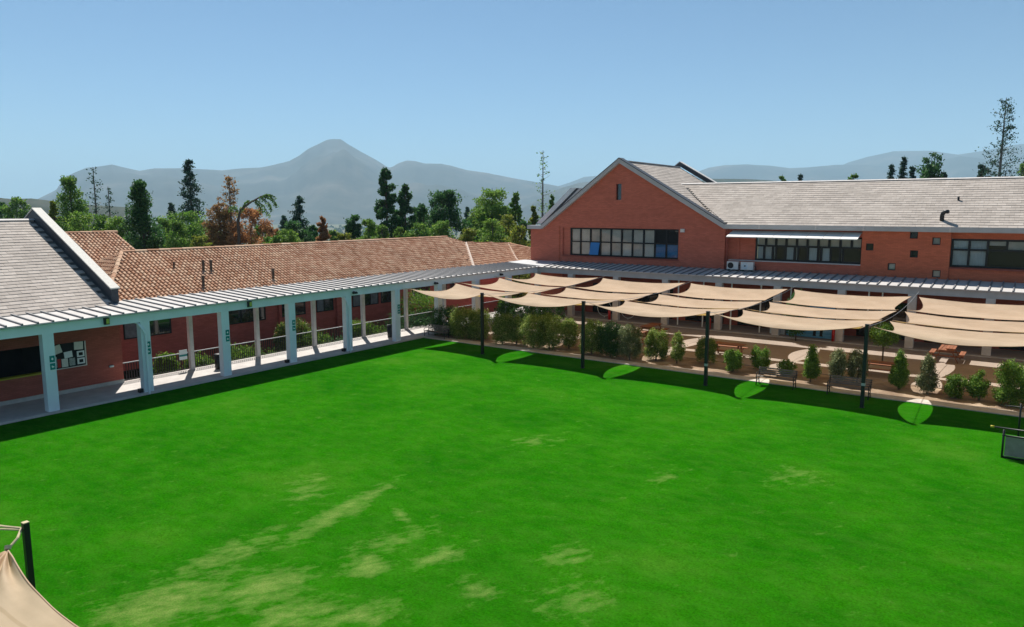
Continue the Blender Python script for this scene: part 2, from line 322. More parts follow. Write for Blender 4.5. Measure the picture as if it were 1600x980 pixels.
# ------------------------------------------------------------------ object helpers
def setp(o, **k):
    for a, v in k.items():
        if v is not None: o[a] = v
def thing(name, loc, label, cat, group=None, rz=0.0):
    o = bpy.data.objects.new(name, None); col.objects.link(o)
    o.location = loc; o.rotation_euler = (0, 0, rz); o.empty_display_size = 0.3
    setp(o, label=label, category=cat, group=group)
    return o
def wloc(o):
    v = Vector((0, 0, 0))
    while o is not None: v += o.location; o = o.parent
    return v
class MB:
    def __init__(s): s.v = []; s.f = []
    def poly(s, pts):
        i = len(s.v); s.v += [tuple(p) for p in pts]; s.f.append(tuple(range(i, i + len(pts)))); return s
    def hexa(s, p):  # 8 points: bottom 4 ccw, top 4 ccw
        i = len(s.v); s.v += [tuple(q) for q in p]
        for f in ((3, 2, 1, 0), (4, 5, 6, 7), (0, 1, 5, 4), (1, 2, 6, 5), (2, 3, 7, 6), (3, 0, 4, 7)): s.f.append(tuple(i + k for k in f))
        return s
    def box(s, x0, x1, y0, y1, z0, z1):
        if x0 > x1: x0, x1 = x1, x0
        if y0 > y1: y0, y1 = y1, y0
        return s.hexa([(x0, y0, z0), (x1, y0, z0), (x1, y1, z0), (x0, y1, z0), (x0, y0, z1), (x1, y0, z1), (x1, y1, z1), (x0, y1, z1)])
    def prism(s, pts, off):  # planar polygon + offset vector
        n = len(pts); i = len(s.v); off = Vector(off)
        a = [Vector(p) for p in pts]; s.v += [tuple(p) for p in a] + [tuple(p + off) for p in a]
        s.f.append(tuple(range(i + n - 1, i - 1, -1))); s.f.append(tuple(range(i + n, i + 2 * n)))
        for k in range(n):
            j = (k + 1) % n; s.f.append((i + k, i + j, i + n + j, i + n + k))
        return s
    def bar(s, a, b, w, h=None, up=(0, 0, 1)):
        a = Vector(a); b = Vector(b); d = (b - a).normalized(); h = h or w
        u = Vector(up)
        if abs(d.dot(u)) > 0.95: u = Vector((1, 0, 0))
        x = d.cross(u).normalized() * w / 2; y = x.cross(d).normalized() * h / 2
        return s.hexa([a - x - y, a + x - y, b + x - y, b - x - y, a - x + y, a + x + y, b + x + y, b - x + y])
    def tube(s, pts, r, n=8, cap=True):
        pts = [Vector(p) for p in pts]; m = len(pts)
        rr = r if isinstance(r, (list, tuple)) else [r] * m
        i0 = len(s.v)
        prev = None
        for k in range(m):
            d = (pts[min(k + 1, m - 1)] - pts[max(k - 1, 0)]).normalized()
            if prev is None:
                u = Vector((0, 0, 1)) if abs(d.z) < 0.9 else Vector((1, 0, 0))
            else: u = prev
            x = (u - d * u.dot(d)).normalized(); y = d.cross(x); prev = x
            for q in range(n):
                t = 2 * pi * q / n; s.v.append(tuple(pts[k] + (x * cos(t) + y * sin(t)) * rr[k]))
        for k in range(m - 1):
            for q in range(n):
                q2 = (q + 1) % n; a = i0 + k * n
                s.f.append((a + q, a + q2, a + n + q2, a + n + q))
        if cap:
            s.f.append(tuple(i0 + q for q in range(n - 1, -1, -1))); s.f.append(tuple(i0 + (m - 1) * n + q for q in range(n)))
        return s
    def mesh(s, name, origin=(0, 0, 0), smooth=False):
        o = Vector(origin); me = bpy.data.meshes.new(name)
        me.from_pydata([tuple(Vector(v) - o) for v in s.v], [], s.f)
        if smooth:
            for p in me.polygons: p.use_smooth = True
        me.update(); return me
    def build(s, name, mat, parent=None, smooth=False, origin=None):
        org = wloc(parent) if (parent is not None and origin is None) else Vector(origin or (0, 0, 0))
        me = s.mesh(name, org, smooth); me.materials.append(mat)
        o = bpy.data.objects.new(name, me); col.objects.link(o)
        if parent is not None: o.parent = parent; o.location = org - wloc(parent)
        else: o.location = org
        return o
def struct(name, mb, mat):
    o = mb.build(name, mat); o['kind'] = 'structure'; return o
def solo(name, mb, mat, origin, label, cat, group=None, smooth=False):
    o = mb.build(name, mat, None, smooth, origin); setp(o, label=label, category=cat, group=group); return o
def link_copy(o, parent, loc=None):
    c = o.copy(); col.objects.link(c); c.parent = parent
    if loc is not None: c.location = loc
    return c
def np_mesh(name, verts, faces_n, mat, smooth=False):
    """verts (N*k,3): N separate polygons with k corners"""
    me = bpy.data.meshes.new(name); nv = len(verts); k = faces_n; nf = nv // k
    me.vertices.add(nv); me.vertices.foreach_set('co', np.asarray(verts, dtype=np.float32).ravel())
    me.loops.add(nv); me.loops.foreach_set('vertex_index', np.arange(nv, dtype=np.int32))
    me.polygons.add(nf); me.polygons.foreach_set('loop_start', np.arange(0, nv, k, dtype=np.int32))
    me.polygons.foreach_set('loop_total', np.full(nf, k, dtype=np.int32))
    me.update(calc_edges=True); me.materials.append(mat); return me
def leaves(name, pts, size, mat, parent, aspect=0.55, droop=0.0):
    pts = np.asarray(pts, dtype=float); n = len(pts)
    size = np.asarray(size, dtype=float) * np.ones(n) * NR.uniform(0.7, 1.3, n)
    a = NR.normal(size=(n, 3)); a[:, 2] -= droop; a /= np.linalg.norm(a, axis=1)[:, None]
    b = NR.normal(size=(n, 3)); b -= a * np.sum(a * b, axis=1)[:, None]; b /= np.linalg.norm(b, axis=1)[:, None]
    A = a * size[:, None] * 0.5; B = b * size[:, None] * 0.5 * aspect
    v = np.stack([pts - A, pts + B, pts + A, pts - B], axis=1).reshape(-1, 3)
    v = v - np.array(wloc(parent))
    me = np_mesh(name, v, 4, mat); o = bpy.data.objects.new(name, me); col.objects.link(o); o.parent = parent; return o

# a field of alike roof pieces: the largest 300 as parts, the rest joined into one part
def pieces(name, proto, mat, mats, parent, rest_name, limit=300):
    mats = sorted(mats, key=lambda m: (m.translation - Vector((0, 0, HC))).length)
    base = wloc(parent); inv = Matrix.Translation(-base)
    me = proto.mesh(name); me.materials.append(mat)
    for m in mats[:limit]:
        o = bpy.data.objects.new(name, me); col.objects.link(o); o.parent = parent; o.matrix_local = inv @ m
    rest = mats[limit:]
    if rest:
        pv = np.array(proto.v); vs = []; fs = []; i = 0
        for m in rest:
            A = np.array((inv @ m)); vs.append(pv @ A[:3, :3].T + A[:3, 3])
            fs += [tuple(k + i for k in f) for f in proto.f]; i += len(pv)
        me2 = bpy.data.meshes.new(rest_name); me2.from_pydata(np.concatenate(vs).tolist(), [], fs); me2.materials.append(mat)
        o = bpy.data.objects.new(rest_name, me2); col.objects.link(o); o.parent = parent; o['kind'] = 'stuff'
def roof_grid(poly, du, dv, stagger=0.5, jit=0.0, lift=0.0, margin=0.0, yaw_j=0.0):
    """matrices covering the planar polygon poly: x along the eave, y up the slope, z outward"""
    P = [Vector(p) for p in poly]; n = Vector((0, 0, 0))
    for k in range(len(P)): n += P[k].cross(P[(k + 1) % len(P)])
    n.normalize()
    if n.z < 0: n = -n
    s = (Vector((0, 0, 1)) - n * n.z).normalized(); e = s.cross(n).normalized(); o = P[0]
    uv = [((p - o).dot(e), (p - o).dot(s)) for p in P]
    u0, u1 = min(u for u, v in uv), max(u for u, v in uv); v0, v1 = min(v for u, v in uv), max(v for u, v in uv)
    def inside(u, v):
        c = False; j = len(uv) - 1
        for i in range(len(uv)):
            (a, b), (c_, d) = uv[i], uv[j]
            if (b > v) != (d > v) and u < (c_ - a) * (v - b) / (d - b) + a: c = not c
            j = i
        return c
    out = []; r = 0; v = v0 + dv * 0.5
    while v < v1 - margin:
        u = u0 + du * (0.5 + (stagger if r % 2 else 0))
        if jit: u += R.uniform(-jit, jit) * du
        while u < u1:
            if inside(u, v):
                p = o + e * u + s * v + n * (lift + R.uniform(0, 0.006))
                m = Matrix((e, s, n)).transposed().to_4x4(); m.translation = p
                if yaw_j: m = m @ Matrix.Rotation(R.uniform(-yaw_j, yaw_j), 4, 'Z')
                out.append(m)
            u += du
        r += 1; v += dv
    return out
def barrel(du, dv):
    mb = MB(); n = 4; L = dv * 1.2; r0, r1 = du * 0.36, du * 0.30
    i = 0
    for (y, r, zz) in ((-L / 2, r0, 0.045), (L / 2, r1, 0.015)):
        for k in range(n + 1):
            t = pi * k / n; mb.v.append((cos(t) * r, y, sin(t) * r * 0.95 + zz))
    for k in range(n): mb.f.append((k, k + 1, n + 2 + k, n + 1 + k))
    mb.f.append(tuple(range(n, -1, -1)))
    # the pan beside it
    mb.poly([(r0 * 0.8, -L / 2, 0.03), (du - r0 * 0.8, -L / 2, 0.03), (du - r1 * 0.8, L / 2, 0.0), (r1 * 0.8, L / 2, 0.0)])
    return mb
def slate(du, dv):
    w = du * 0.985; L = dv * 1.12
    return MB().hexa([(-w / 2, -L / 2, 0.012), (w / 2, -L / 2, 0.012), (w / 2, L / 2, -0.008), (-w / 2, L / 2, -0.008),
                      (-w / 2, -L / 2, 0.030), (w / 2, -L / 2, 0.030), (w / 2, L / 2, 0.008), (-w / 2, L / 2, 0.008)])
def deck(name, poly, th, mat, parent):
    P = [Vector(p) for p in poly]; n = Vector((0, 0, 0))
    for k in range(len(P)): n += P[k].cross(P[(k + 1) % len(P)])
    n.normalize()
    if n.z < 0: n = -n
    return MB().prism(P, -n * th).build(name, mat, parent)

# ------------------------------------------------------------------ the setting: ground, turf, kerbs, mountains
def sheet(name, x0, x1, y0, y1, z, mat, th=None):
    mb = MB()
    mb.box(x0, x1, y0, y1, z - (th or 0.05), z); return struct(name, mb, mat)
g = MB()
nr, na = 44, 72
for i in range(nr + 1):
    r = 60 * (i / nr) + 21000 * (i / nr) ** 4
    for j in range(na):
        t = 2 * pi * j / na; q_ = min(1, max(0, (r - 170) / 900)); g.v.append((r * cos(t) - 20, r * sin(t) + 30, -2.6 - 75 * q_ * q_ * (3 - 2 * q_)))
for i in range(nr):
    for j in range(na):
        a = i * na + j; b = i * na + (j + 1) % na; g.f.append((a, b, b + na, a + na))
struct('ground', g, M['earth'])
TX0, TX1 = -37.62, 14.0
sheet('terrace_slab', TX0, TX1, -20, 64, -0.06, M['concrete'], 2.5)
tg = MB()
for i in range(48):
    for j in range(52):
        x0 = -34.28 + i * (48.28 / 48); x1 = -34.28 + (i + 1) * (48.28 / 48); y0 = -15 + j * (52.7 / 52); y1 = -15 + (j + 1) * (52.7 / 52)
        tg.poly([(x0, y0, 0), (x1, y0, 0), (x1, y1, 0), (x0, y1, 0)])
struct('lawn', tg, M['turf'])
sheet('walkway_floor', -37.6, -34.3, -4, 55.0, 0.1, M['concrete'], 0.15)
sheet('kerb', -34.29, TX1, 37.7, 38.55, 0.035, M['kerb'], 0.09)
# planting bed with an uneven surface
bd = MB(); nx, ny = 160, 12
for i in range(nx + 1):
    for j in range(ny + 1):
        x = -34.3 + i * 48.2 / nx; y = 38.552 + j * 3.0 / ny
        bd.v.append((x, y, 0.02 + 0.09 * max(0, mnoise.noise(Vector((x * 0.9, y * 0.9, 3.1)))) + 0.05 * mnoise.noise(Vector((x * 3, y * 3, 1)))))
for i in range(nx):
    for j in range(ny):
        a = i * (ny + 1) + j; bd.f.append((a, a + ny + 1, a + ny + 2, a + 1))
struct('planting_ground', bd, M['soil'])
sheet('patio_pavement', -34.3, TX1, 41.4, 51.7, 0.06, M['patio'], 0.11)
sheet('patio_kerb', -34.29, TX1, 51.702, 51.95, 0.115, M['kerb'], 0.17)
sheet('arcade_floor', -34.29, TX1, 51.955, 55.0, 0.11, M['patio'], 0.165)

def interp(tbl, x):
    if x <= tbl[0][0]: return tbl[0][1]
    for (a, ya), (b, yb) in zip(tbl, tbl[1:]):
        if x <= b: return ya + (yb - ya) * (x - a) / (b - a)
    return tbl[-1][1]
def mountain(name, tbl, dist, depth, mat, rough=0.06, n=260, seed=0.0):
    """a range whose crest, seen from the terrace, passes the surveyed bearings; foot 'depth' nearer"""
    mb = MB(); rows = 18; xs = [tbl[0][0] + (tbl[-1][0] - tbl[0][0]) * i / n for i in range(n + 1)]
    for x in xs:
        y = interp(tbl, x); d = ray(x, 326.0); az = Vector((d[0], d[1], 0)).normalized()
        r2 = ray(x, y); el = r2[2] / hypot(r2[0], r2[1]); H = max(5.0, el * dist + HC)
        for k in range(rows + 1):
            s = k / 12.0
            rr = dist - depth * (1 - s)
            prof = (min(s, 1.0) ** 1.25) if s <= 1 else max(0, 1 - (s - 1) * 2.0)
            p = az * rr
            nz = mnoise.fractal(Vector((p.x * 0.0011 + seed, p.y * 0.0011, seed)), 0.9, 2.1, 5)
            amp = H * rough * 6 * min(s, 1) * (1 - min(s, 1) ** 3) if s <= 1 else 0
            mb.v.append((p.x, p.y, -85 + (H + 85) * prof + nz * amp + (nz * H * 0.012 if s == 1 else 0)))
    for i in range(n):
        for k in range(rows):
            a = i * (rows + 1) + k; mb.f.append((a, a + rows + 1, a + rows + 2, a + 1))
    o = mb.build(name, mat, None, True); o['kind'] = 'structure'; return o
MAIN = [(-60, 338), (30, 322), (60, 311), (90, 297), (105, 277), (120, 270), (140, 262), (160, 260), (180, 257), (200, 262), (222, 267), (245, 263), (290, 263), (350, 266), (380, 263), (410, 262),
        (430, 258), (455, 252), (470, 244), (485, 233), (500, 226), (514, 219), (522, 217.5), (536, 217.5), (548, 226), (565, 236), (590, 250), (608, 262), (615, 261), (622, 256), (636, 251), (650, 252),
        (665, 256), (690, 256), (705, 259), (730, 266), (760, 270), (800, 278), (830, 283), (858, 288), (885, 293), (930, 300), (990, 312), (1060, 325), (1100, 335)]
mountain('mountain', MAIN, 7600, 3400, M['hill'], 0.11, 300)
mountain('mountain', [(790, 335), (830, 318), (855, 302), (880, 293), (905, 286), (950, 280), (1010, 276), (1060, 284), (1120, 300), (1180, 330)], 5000, 1500, M['hill'], 0.10, 120, 4.0)
mountain('mountain', [(840, 300), (875, 290), (895, 283), (912, 276), (930, 275), (960, 279), (1000, 290), (1040, 300)], 9800, 2000, M['hill'], 0.08, 90, 7.0)
mountain('mountain', [(1040, 300), (1085, 270), (1105, 262), (1130, 258), (1165, 257), (1200, 259), (1230, 263), (1260, 262), (1300, 258), (1350, 258), (1420, 268), (1500, 280)], 9600, 2600, M['hill'], 0.08, 150, 9.0)
mountain('mountain', [(1260, 285), (1320, 255), (1350, 246), (1390, 237), (1420, 236), (1450, 236), (1490, 242), (1530, 236), (1570, 228), (1620, 222), (1700, 230), (1800, 280)], 10800, 2600, M['hill'], 0.08, 150, 12.0)
mountain('mountain', [(1400, 290), (1440, 268), (1475, 248), (1495, 244), (1520, 247), (1560, 252), (1610, 250), (1700, 262), (1800, 300)], 9000, 2200, M['hill'], 0.08, 120, 15.0)
mountain('hill', [(1050, 296), (1085, 284), (1110, 279.5), (1140, 279.5), (1170, 280), (1205, 282), (1260, 290), (1330, 305)], 2600, 500, M['green_hill'], 0.05, 120, 21.0)
mountain('hill', [(-120, 312), (-40, 310), (0, 309), (20, 311), (50, 310), (75, 313), (110, 318), (170, 322), (230, 326)], 1300, 400, M['green_hill'], 0.05, 120, 25.0)

# ------------------------------------------------------------------ covered walkway along the left side (parts: column, beam, roof_panel ...)
XF = -34.4
LW = thing('covered_walkway', (-36, 30, 0.1), 'long white covered walkway with square columns and seamed roof beside the clay tiled house', 'walkway')
colmesh = MB().box(-0.175, 0.175, -0.225, 0.225, 0, 3.4)
col_me = colmesh.mesh('column'); col_me.materials.append(M['white_paint'])
LCOL = [14.15 + 4.25 * k for k in range(-2, 10)]
def add_mesh(name, me, parent, loc):
    o = bpy.data.objects.new(name, me); col.objects.link(o); o.parent = parent; o.location = Vector(loc) - wloc(parent); return o
for y in LCOL: add_mesh('column', col_me, LW, (XF - 0.175, y, 0.1))
rc = MB().box(-0.11, 0.11, -0.11, 0.11, 0, 3.5).mesh('rear_post'); rc.materials.append(M['coping'])
RPOST = [18.25 + 4.22 * k for k in range(0, 6)] + [43.6, 47.9, 52.0]
for y in RPOST: add_mesh('rear_post', rc, LW, (-37.42, y, 0.1))
MB().box(XF - 0.35, XF, 3.0, 52.1, 3.5, 3.93).build('beam', M['white_paint'], LW)
MB().box(-37.55, -37.3, 18.72, 52.1, 3.6, 4.0).build('beam', M['coping'], LW)
MB().box(-34.36, -34.22, 3.0, 51.86, 3.945, 3.985).build('gutter_edge', M['coping'], LW)
MB().box(-34.40, -34.26, 3.0, 51.9, 3.932, 3.943).build('drip_flashing', M['flash'], LW)
pw = 0.6
pa = Vector((-34.24, 0, 3.99)); pb = Vector((-37.75, 0, 4.17))
pan = MB().hexa([(pa.x, 0.0, pa.z), (pa.x, pw - 0.085, pa.z), (pb.x, pw - 0.085, pb.z), (pb.x, 0.0, pb.z)] + [(pa.x, 0.0, pa.z + .02), (pa.x, pw - 0.085, pa.z + .02), (pb.x, pw - 0.085, pb.z + .02), (pb.x, 0.0, pb.z + .02)])
pan_me = pan.mesh('roof_panel'); pan_me.materials.append(M['roof_metal'])
seam = MB().hexa([(pa.x, pw - 0.08, pa.z), (pa.x, pw - 0.005, pa.z), (pb.x, pw - 0.005, pb.z), (pb.x, pw - 0.08, pb.z)] + [(pa.x, pw - 0.075, pa.z + .085), (pa.x, pw - 0.01, pa.z + .085), (pb.x, pw - 0.01, pb.z + .085), (pb.x, pw - 0.075, pb.z + .085)])
seam_me = seam.mesh('roof_seam'); seam_me.materials.append(M['seam'])
for k in range(82):
    add_mesh('roof_panel', pan_me, LW, (0, 3.0 + k * pw, 0)); add_mesh('roof_seam', seam_me, LW, (0, 3.0 + k * pw, 0))
# downpipes on the second and fifth columns
for y in (LCOL[3], LCOL[6]):
    MB().tube([(-37.0, y - 0.12, 3.62), (-34.8, y - 0.3, 3.5), (-34.45, y - 0.3, 3.42), (-34.3, y - 0.2, 3.2), (-34.3, y - 0.06, 2.9), (-34.3, y - 0.06, 0.12), (-34.3, y - 0.06, 0.02)], 0.055, 8).build('downpipe', M['white_paint'], LW, True)
MB().box(-37.5, -34.9, 18.8, 51.9, 3.93, 3.97).build('soffit', M['coping'], LW)

RL = thing('railing', (-37.45, 35, 0.1), 'black metal railing with thin uprights along the back of the white walkway', 'railing')
MB().bar((-37.45, 18.75, 1.06), (-37.45, 51.8, 1.06), 0.05, 0.04).build('top_rail', M['steel'], RL)
MB().bar((-37.45, 18.75, 0.19), (-37.45, 51.8, 0.19), 0.04, 0.03).build('bottom_rail', M['black'], RL)
bal = MB().box(-0.016, 0.016, -0.016, 0.016, 0.0, 0.86).mesh('baluster'); bal.materials.append(M['black'])
y = 18.9
while y < 51.7:
    if min(abs(y - p) for p in RPOST) > 0.14: add_mesh('baluster', bal, RL, (-37.45, y, 0.19))
    y += 0.135

# right-hand covered walkway
YF = 52.1
RW = thing('covered_walkway', (-15, 53.5, 0.1), 'pale covered walkway with square columns below the gabled brick building, behind the shade sails', 'walkway')
colr = MB().box(-0.24, 0.24, -0.2, 0.2, 0, 3.5).mesh('column'); colr.materials.append(M['coping'])
RCOL = [-2.3 - 4.13 * k for k in range(-3, 8)]
for x in RCOL: add_mesh('column', colr, RW, (x, YF + 0.2, 0.02))
MB().box(XF + 0.002, TX1, YF, YF + 0.35, 3.52, 3.93).build('beam', M['trim'], RW)
MB().box(-34.05, TX1, YF - 0.18, YF - 0.03, 3.945, 3.985).build('gutter_edge', M['coping'], RW)
MB().box(-34.1, TX1, YF - 0.1, YF + 0.02, 3.932, 3.943).build('drip_flashing', M['flash'], RW)
qa = Vector((0, YF - 0.2, 3.99)); qb = Vector((0, 54.99, 4.27))
pan2 = MB().hexa([(0, qa.y, qa.z), (pw - .085, qa.y, qa.z), (pw - .085, qb.y, qb.z), (0, qb.y, qb.z), (0, qa.y, qa.z + .02), (pw - .085, qa.y, qa.z + .02), (pw - .085, qb.y, qb.z + .02), (0, qb.y, qb.z + .02)]).mesh('roof_panel'); pan2.materials.append(M['roof_metal'])
seam2 = MB().hexa([(pw - .08, qa.y, qa.z), (pw - .005, qa.y, qa.z), (pw - .005, qb.y, qb.z), (pw - .08, qb.y, qb.z), (pw - .075, qa.y, qa.z + .09), (pw - .01, qa.y, qa.z + .09), (pw - .01, qb.y, qb.z + .09), (pw - .075, qb.y, qb.z + .09)]).mesh('roof_seam'); seam2.materials.append(M['seam'])
x = -34.2
while x < TX1 - pw:
    add_mesh('roof_panel', pan2, RW, (x, 0, 0)); add_mesh('roof_seam', seam2, RW, (x, 0, 0)); x += pw
MB().prism([(-34.27, YF - 0.2, 3.992), (-34.27, 54.98, 4.262), (-37.75, 54.98, 4.262), (-37.75, 52.3, 4.20)], (0, 0, 0.02)).build('corner_roof', M['trim'], RW)
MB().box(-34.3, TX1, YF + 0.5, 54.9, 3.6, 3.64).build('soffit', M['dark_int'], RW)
# thin white posts between the columns
wp = MB().box(-0.04, 0.04, -0.04, 0.04, 0, 3.4).mesh('white_post'); wp.materials.append(M['sign_white'])
for xx in (-22.1, -20.15, -18.05, -15.95, -13.9, -9.0, -8.2): add_mesh('white_post', wp, RW, (xx, YF + 0.6, 0.1))

# ------------------------------------------------------------------ gabled brick building on the right
def strip_window(parent, x0, x1, z0, z1, y, vx, hz, depth=0.12, fr=0.10, skip=(), mat=None):
    """frame mesh as 'window' with panes as sub-parts; faces -y"""
    mb = MB()
    mb.box(x0, x1, y, y + depth, z0, z0 + fr).box(x0, x1, y, y + depth, z1 - fr, z1)
    mb.box(x0, x0 + fr, y + .002, y + depth - .002, z0 + fr, z1 - fr).box(x1 - fr, x1, y + .002, y + depth - .002, z0 + fr, z1 - fr)
    for h in hz: mb.box(x0 + fr, x1 - fr, y + .004, y + depth - .004, h - fr / 2, h + fr / 2)
    zs = [z0 + fr] + [v for h in hz for v in (h - fr / 2, h + fr / 2)] + [z1 - fr]
    cells = []
    for r in range(len(hz) + 1):
        za, zb = zs[2 * r], zs[2 * r + 1]
        vs = vx[r] if isinstance(vx[0], (list, tuple)) else vx
        for v in vs: mb.box(v - fr / 2, v + fr / 2, y + .006, y + depth - .006, za, zb)
        ed = [x0 + fr] + [q for v in vs for q in (v - fr / 2, v + fr / 2)] + [x1 - fr]
        for k in range(len(vs) + 1): cells.append((r, k, ed[2 * k], ed[2 * k + 1], za, zb))
    w = mb.build('window', M['charcoal'], parent)
    for (r, k, a, b, za, zb) in cells:
        if (r, k) in skip: continue
        MB().box(a, b, y + depth * .45, y + depth * .45 + .012, za, zb).build('pane', mat or M['glass'], w)
    return w, cells
YW = 55.0
GB = thing('gabled_brick_building', (-20, 58, 0), 'large red brick building with a tall front gable and long grey shingle roof', 'building')
GX0, GX1, GP = -37.05, -19.5, -28.35
EZ, PZ = 7.3, 12.45
slope = (PZ - EZ) / ((GX1 - GX0) / 2)
WX0, WX1, WZ0, WZ1 = -33.75, -23.2, 4.85, 7.2
SX0, SX1, SZ0, SZ1 = -28.72, -28.22, 9.5, 10.78
LFX, EZL = -35.8, 7.05
def gz(x): return max(EZL, EZL + (PZ - EZL) * (x - LFX) / (GP - LFX)) if x < GP else EZ + (PZ - EZ) * (GX1 - x) / (GX1 - GP)
gw = MB()
gw.box(GX0, WX0, YW, YW + 0.4, 0.1, EZL).box(WX1, GX1, YW, YW + 0.4, 0.1, EZ)
gw.box(WX0, WX1, YW, YW + 0.4, 3.4, WZ0).box(WX0, WX1, YW, YW + 0.4, WZ1, EZ)
gw.prism([(LFX, YW, EZL), (WX0, YW, EZL), (WX0, YW, gz(WX0))], (0, 0.4, 0))
gw.prism([(WX0, YW, EZ), (SX0, YW, EZ), (SX0, YW, gz(SX0)), (WX0, YW, gz(WX0))], (0, 0.4, 0))
gw.prism([(SX1, YW, EZ), (GX1, YW, EZ), (SX1, YW, gz(SX1))], (0, 0.4, 0))
gw.box(SX0, SX1, YW, YW + 0.4, EZ, SZ0)
gw.prism([(SX0, YW, SZ1), (SX1, YW, SZ1), (SX1, YW, gz(SX1)), (GP, YW, PZ), (SX0, YW, gz(SX0))], (0, 0.4, 0))
gw.build('gable_wall', M['brick'], GB)
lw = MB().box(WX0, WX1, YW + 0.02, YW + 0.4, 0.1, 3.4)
lw.build('lower_wall', M['brick_dk'], GB)  # darker brick colour carries the shade under the walkway roof
sw = MB().box(GX0, GX0 + 0.4, YW + 0.4, 72, -2.5, EZL - .1); sw.build('side_wall', M['brick'], GB)
MB().box(SX0, SX1, YW + 0.2, YW + 0.25, SZ0, SZ1).build('slit_window', M['dark_glass'], GB)
vxg = [-32.09, -31.13, -30.19, -29.2, -28.22, -27.25, -26.26, -25.28, -24.3]
MB().box(-33.75, -33.08, YW + 0.15, YW + 0.35, WZ0, WZ1).build('window_reveal', M['brick'], GB)
w, cells = strip_window(GB, -33.06, -23.2, WZ0 + 0.02, WZ1 - 0.02, YW + 0.16, vxg, [6.03], skip=((0, 2),))
for (r, k, a, b, za, zb) in cells:
    blue = (r == 0 and k in (8, 9))
    if blue or R.random() < 0.86:
        lo = za if (blue or r == 0) else za + 0.0
        MB().box(a + .01, b - .01, YW + 0.33, YW + 0.345, lo, zb).build('blind', M['blue_blind'] if blue else M['beige_blind'], w)
# the third lower sash is tilted open
(_, _, a, b, za, zb) = [c for c in cells if c[0] == 0 and c[1] == 2][0]
MB().hexa([(a, YW - .10, za), (b, YW - .10, za), (b, YW - .06, za), (a, YW - .06, za), (a, YW + .16, zb), (b, YW + .16, zb), (b, YW + .2, zb), (a, YW + .2, zb)]).build('open_sash', M['blue_blind'], w)
MB().box(WX0 - 0.05, WX1 + 0.05, YW - 0.09, YW + 0.16, WZ0 - 0.1, WZ0).build('window_sill', M['brick_dk'], GB)
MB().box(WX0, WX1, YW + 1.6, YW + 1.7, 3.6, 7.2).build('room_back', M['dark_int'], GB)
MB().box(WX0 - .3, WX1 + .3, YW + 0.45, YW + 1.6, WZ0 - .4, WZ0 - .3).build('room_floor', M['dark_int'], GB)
MB().tube([(-34.05, YW - 0.04, 7.3), (-34.05, YW - 0.04, 4.3)], 0.035, 6).build('conduit', M['brick_or'], GB)
# verges, fascia
vg = MB()
tv = 0.36; yo0, yo1 = YW - 0.32, YW + 0.38
def verge(mb, xa, za, xb, zb, y0, y1, th):
    mb.prism([(xa, y0, za), (xb, y0, zb), (xb, y0, zb + th), (xa, y0, za + th)], (0, y1 - y0, 0))
verge(vg, LFX, EZL - 0.02, GP, PZ - 0.02, yo0, yo1, tv)
verge(vg, GP, PZ - 0.02, GX1 - 0.02, EZ - 0.0, yo0, yo1, tv)
vg.box(GX0 - 0.2, LFX, yo0 + 0.01, yo1 - 0.01, EZL - 0.02, EZL + 0.3)
vg.build('verge_board', M['trim'], GB)
vf = MB()
verge(vf, LFX, EZL + .345, GP, PZ + .345, yo0 - 0.03, yo1 + .06, 0.06); verge(vf, GP, PZ + .345, GX1, EZ + .345, yo0 - 0.03, yo1 + .06, 0.06)
vf.build('verge_flashing', M['flash'], GB)
# gable roof (ridge along y) and back parapet
YB = 67.0
ce = slope
rl = [(GP, YW + 0.38, PZ + 0.15), (GP, YB, PZ + 0.15), (LFX - .3, YB, EZL), (LFX - .3, YW + 0.38, EZL)]
rr_ = [(GX1 + 0.0, YW + 0.38, EZ + 0.08), (GX1 + 0.0, 60, EZ + 0.08), (GX1, YB, EZ + 0.08), (GP, YB, PZ + 0.15), (GP, YW + 0.38, PZ + 0.15)]
d1 = deck('roof_deck', rl, 0.15, M['deck_grey'], GB); d2 = deck('roof_deck', rr_, 0.15, M['deck_grey'], GB)
sl = slate(0.5, 0.3)
yr, zr = 60.4, 10.85     # wing ridge
ye, ze = 54.9, 7.62      # wing eave
ws = (zr - ze) / (yr - ye)
def valley_x(y): # gable roof height equals wing roof height
    z = ze + ws * (y - ye); return GP + (PZ + 0.15 - z) / ((PZ + 0.07 - EZ) / (GX1 - GP))
gpoly = [(GP, YW + 0.45, PZ + .15), (GX1 - 0.05, YW + 0.45, EZ + .08), (valley_x(yr), yr, zr), (valley_x(yr), YB, zr), (GP, YB, PZ + .15)]
pieces('shingle', sl, M['slate'], [m for m in roof_grid(gpoly, 0.5, 0.3, 0.5, 0.04, 0.01) if m.translation.y < YB - .4], d2, 'shingle_field', 120)
bp = MB(); verge(bp, LFX, EZL, GP, PZ + .25, YB - 0.05, YB + 0.4, 0.4); verge(bp, GP, PZ + .25, GX1 + 2, EZ - 0.8, YB - 0.05, YB + 0.4, 0.4); bp.build('rear_parapet', M['flash'], GB)
bp = MB(); verge(bp, LFX, EZL + .41, GP, PZ + .66, YB - 0.1, YB + 0.45, 0.05); verge(bp, GP, PZ + .66, GX1 + 2, EZ - 0.39, YB - 0.1, YB + 0.45, 0.05); bp.build('parapet_coping', M['coping'], GB)
MB().box(GP - .16, GP + .16, YW + .45, YB, PZ + .17, PZ + .23).build('ridge_cap', M['coping'], GB)
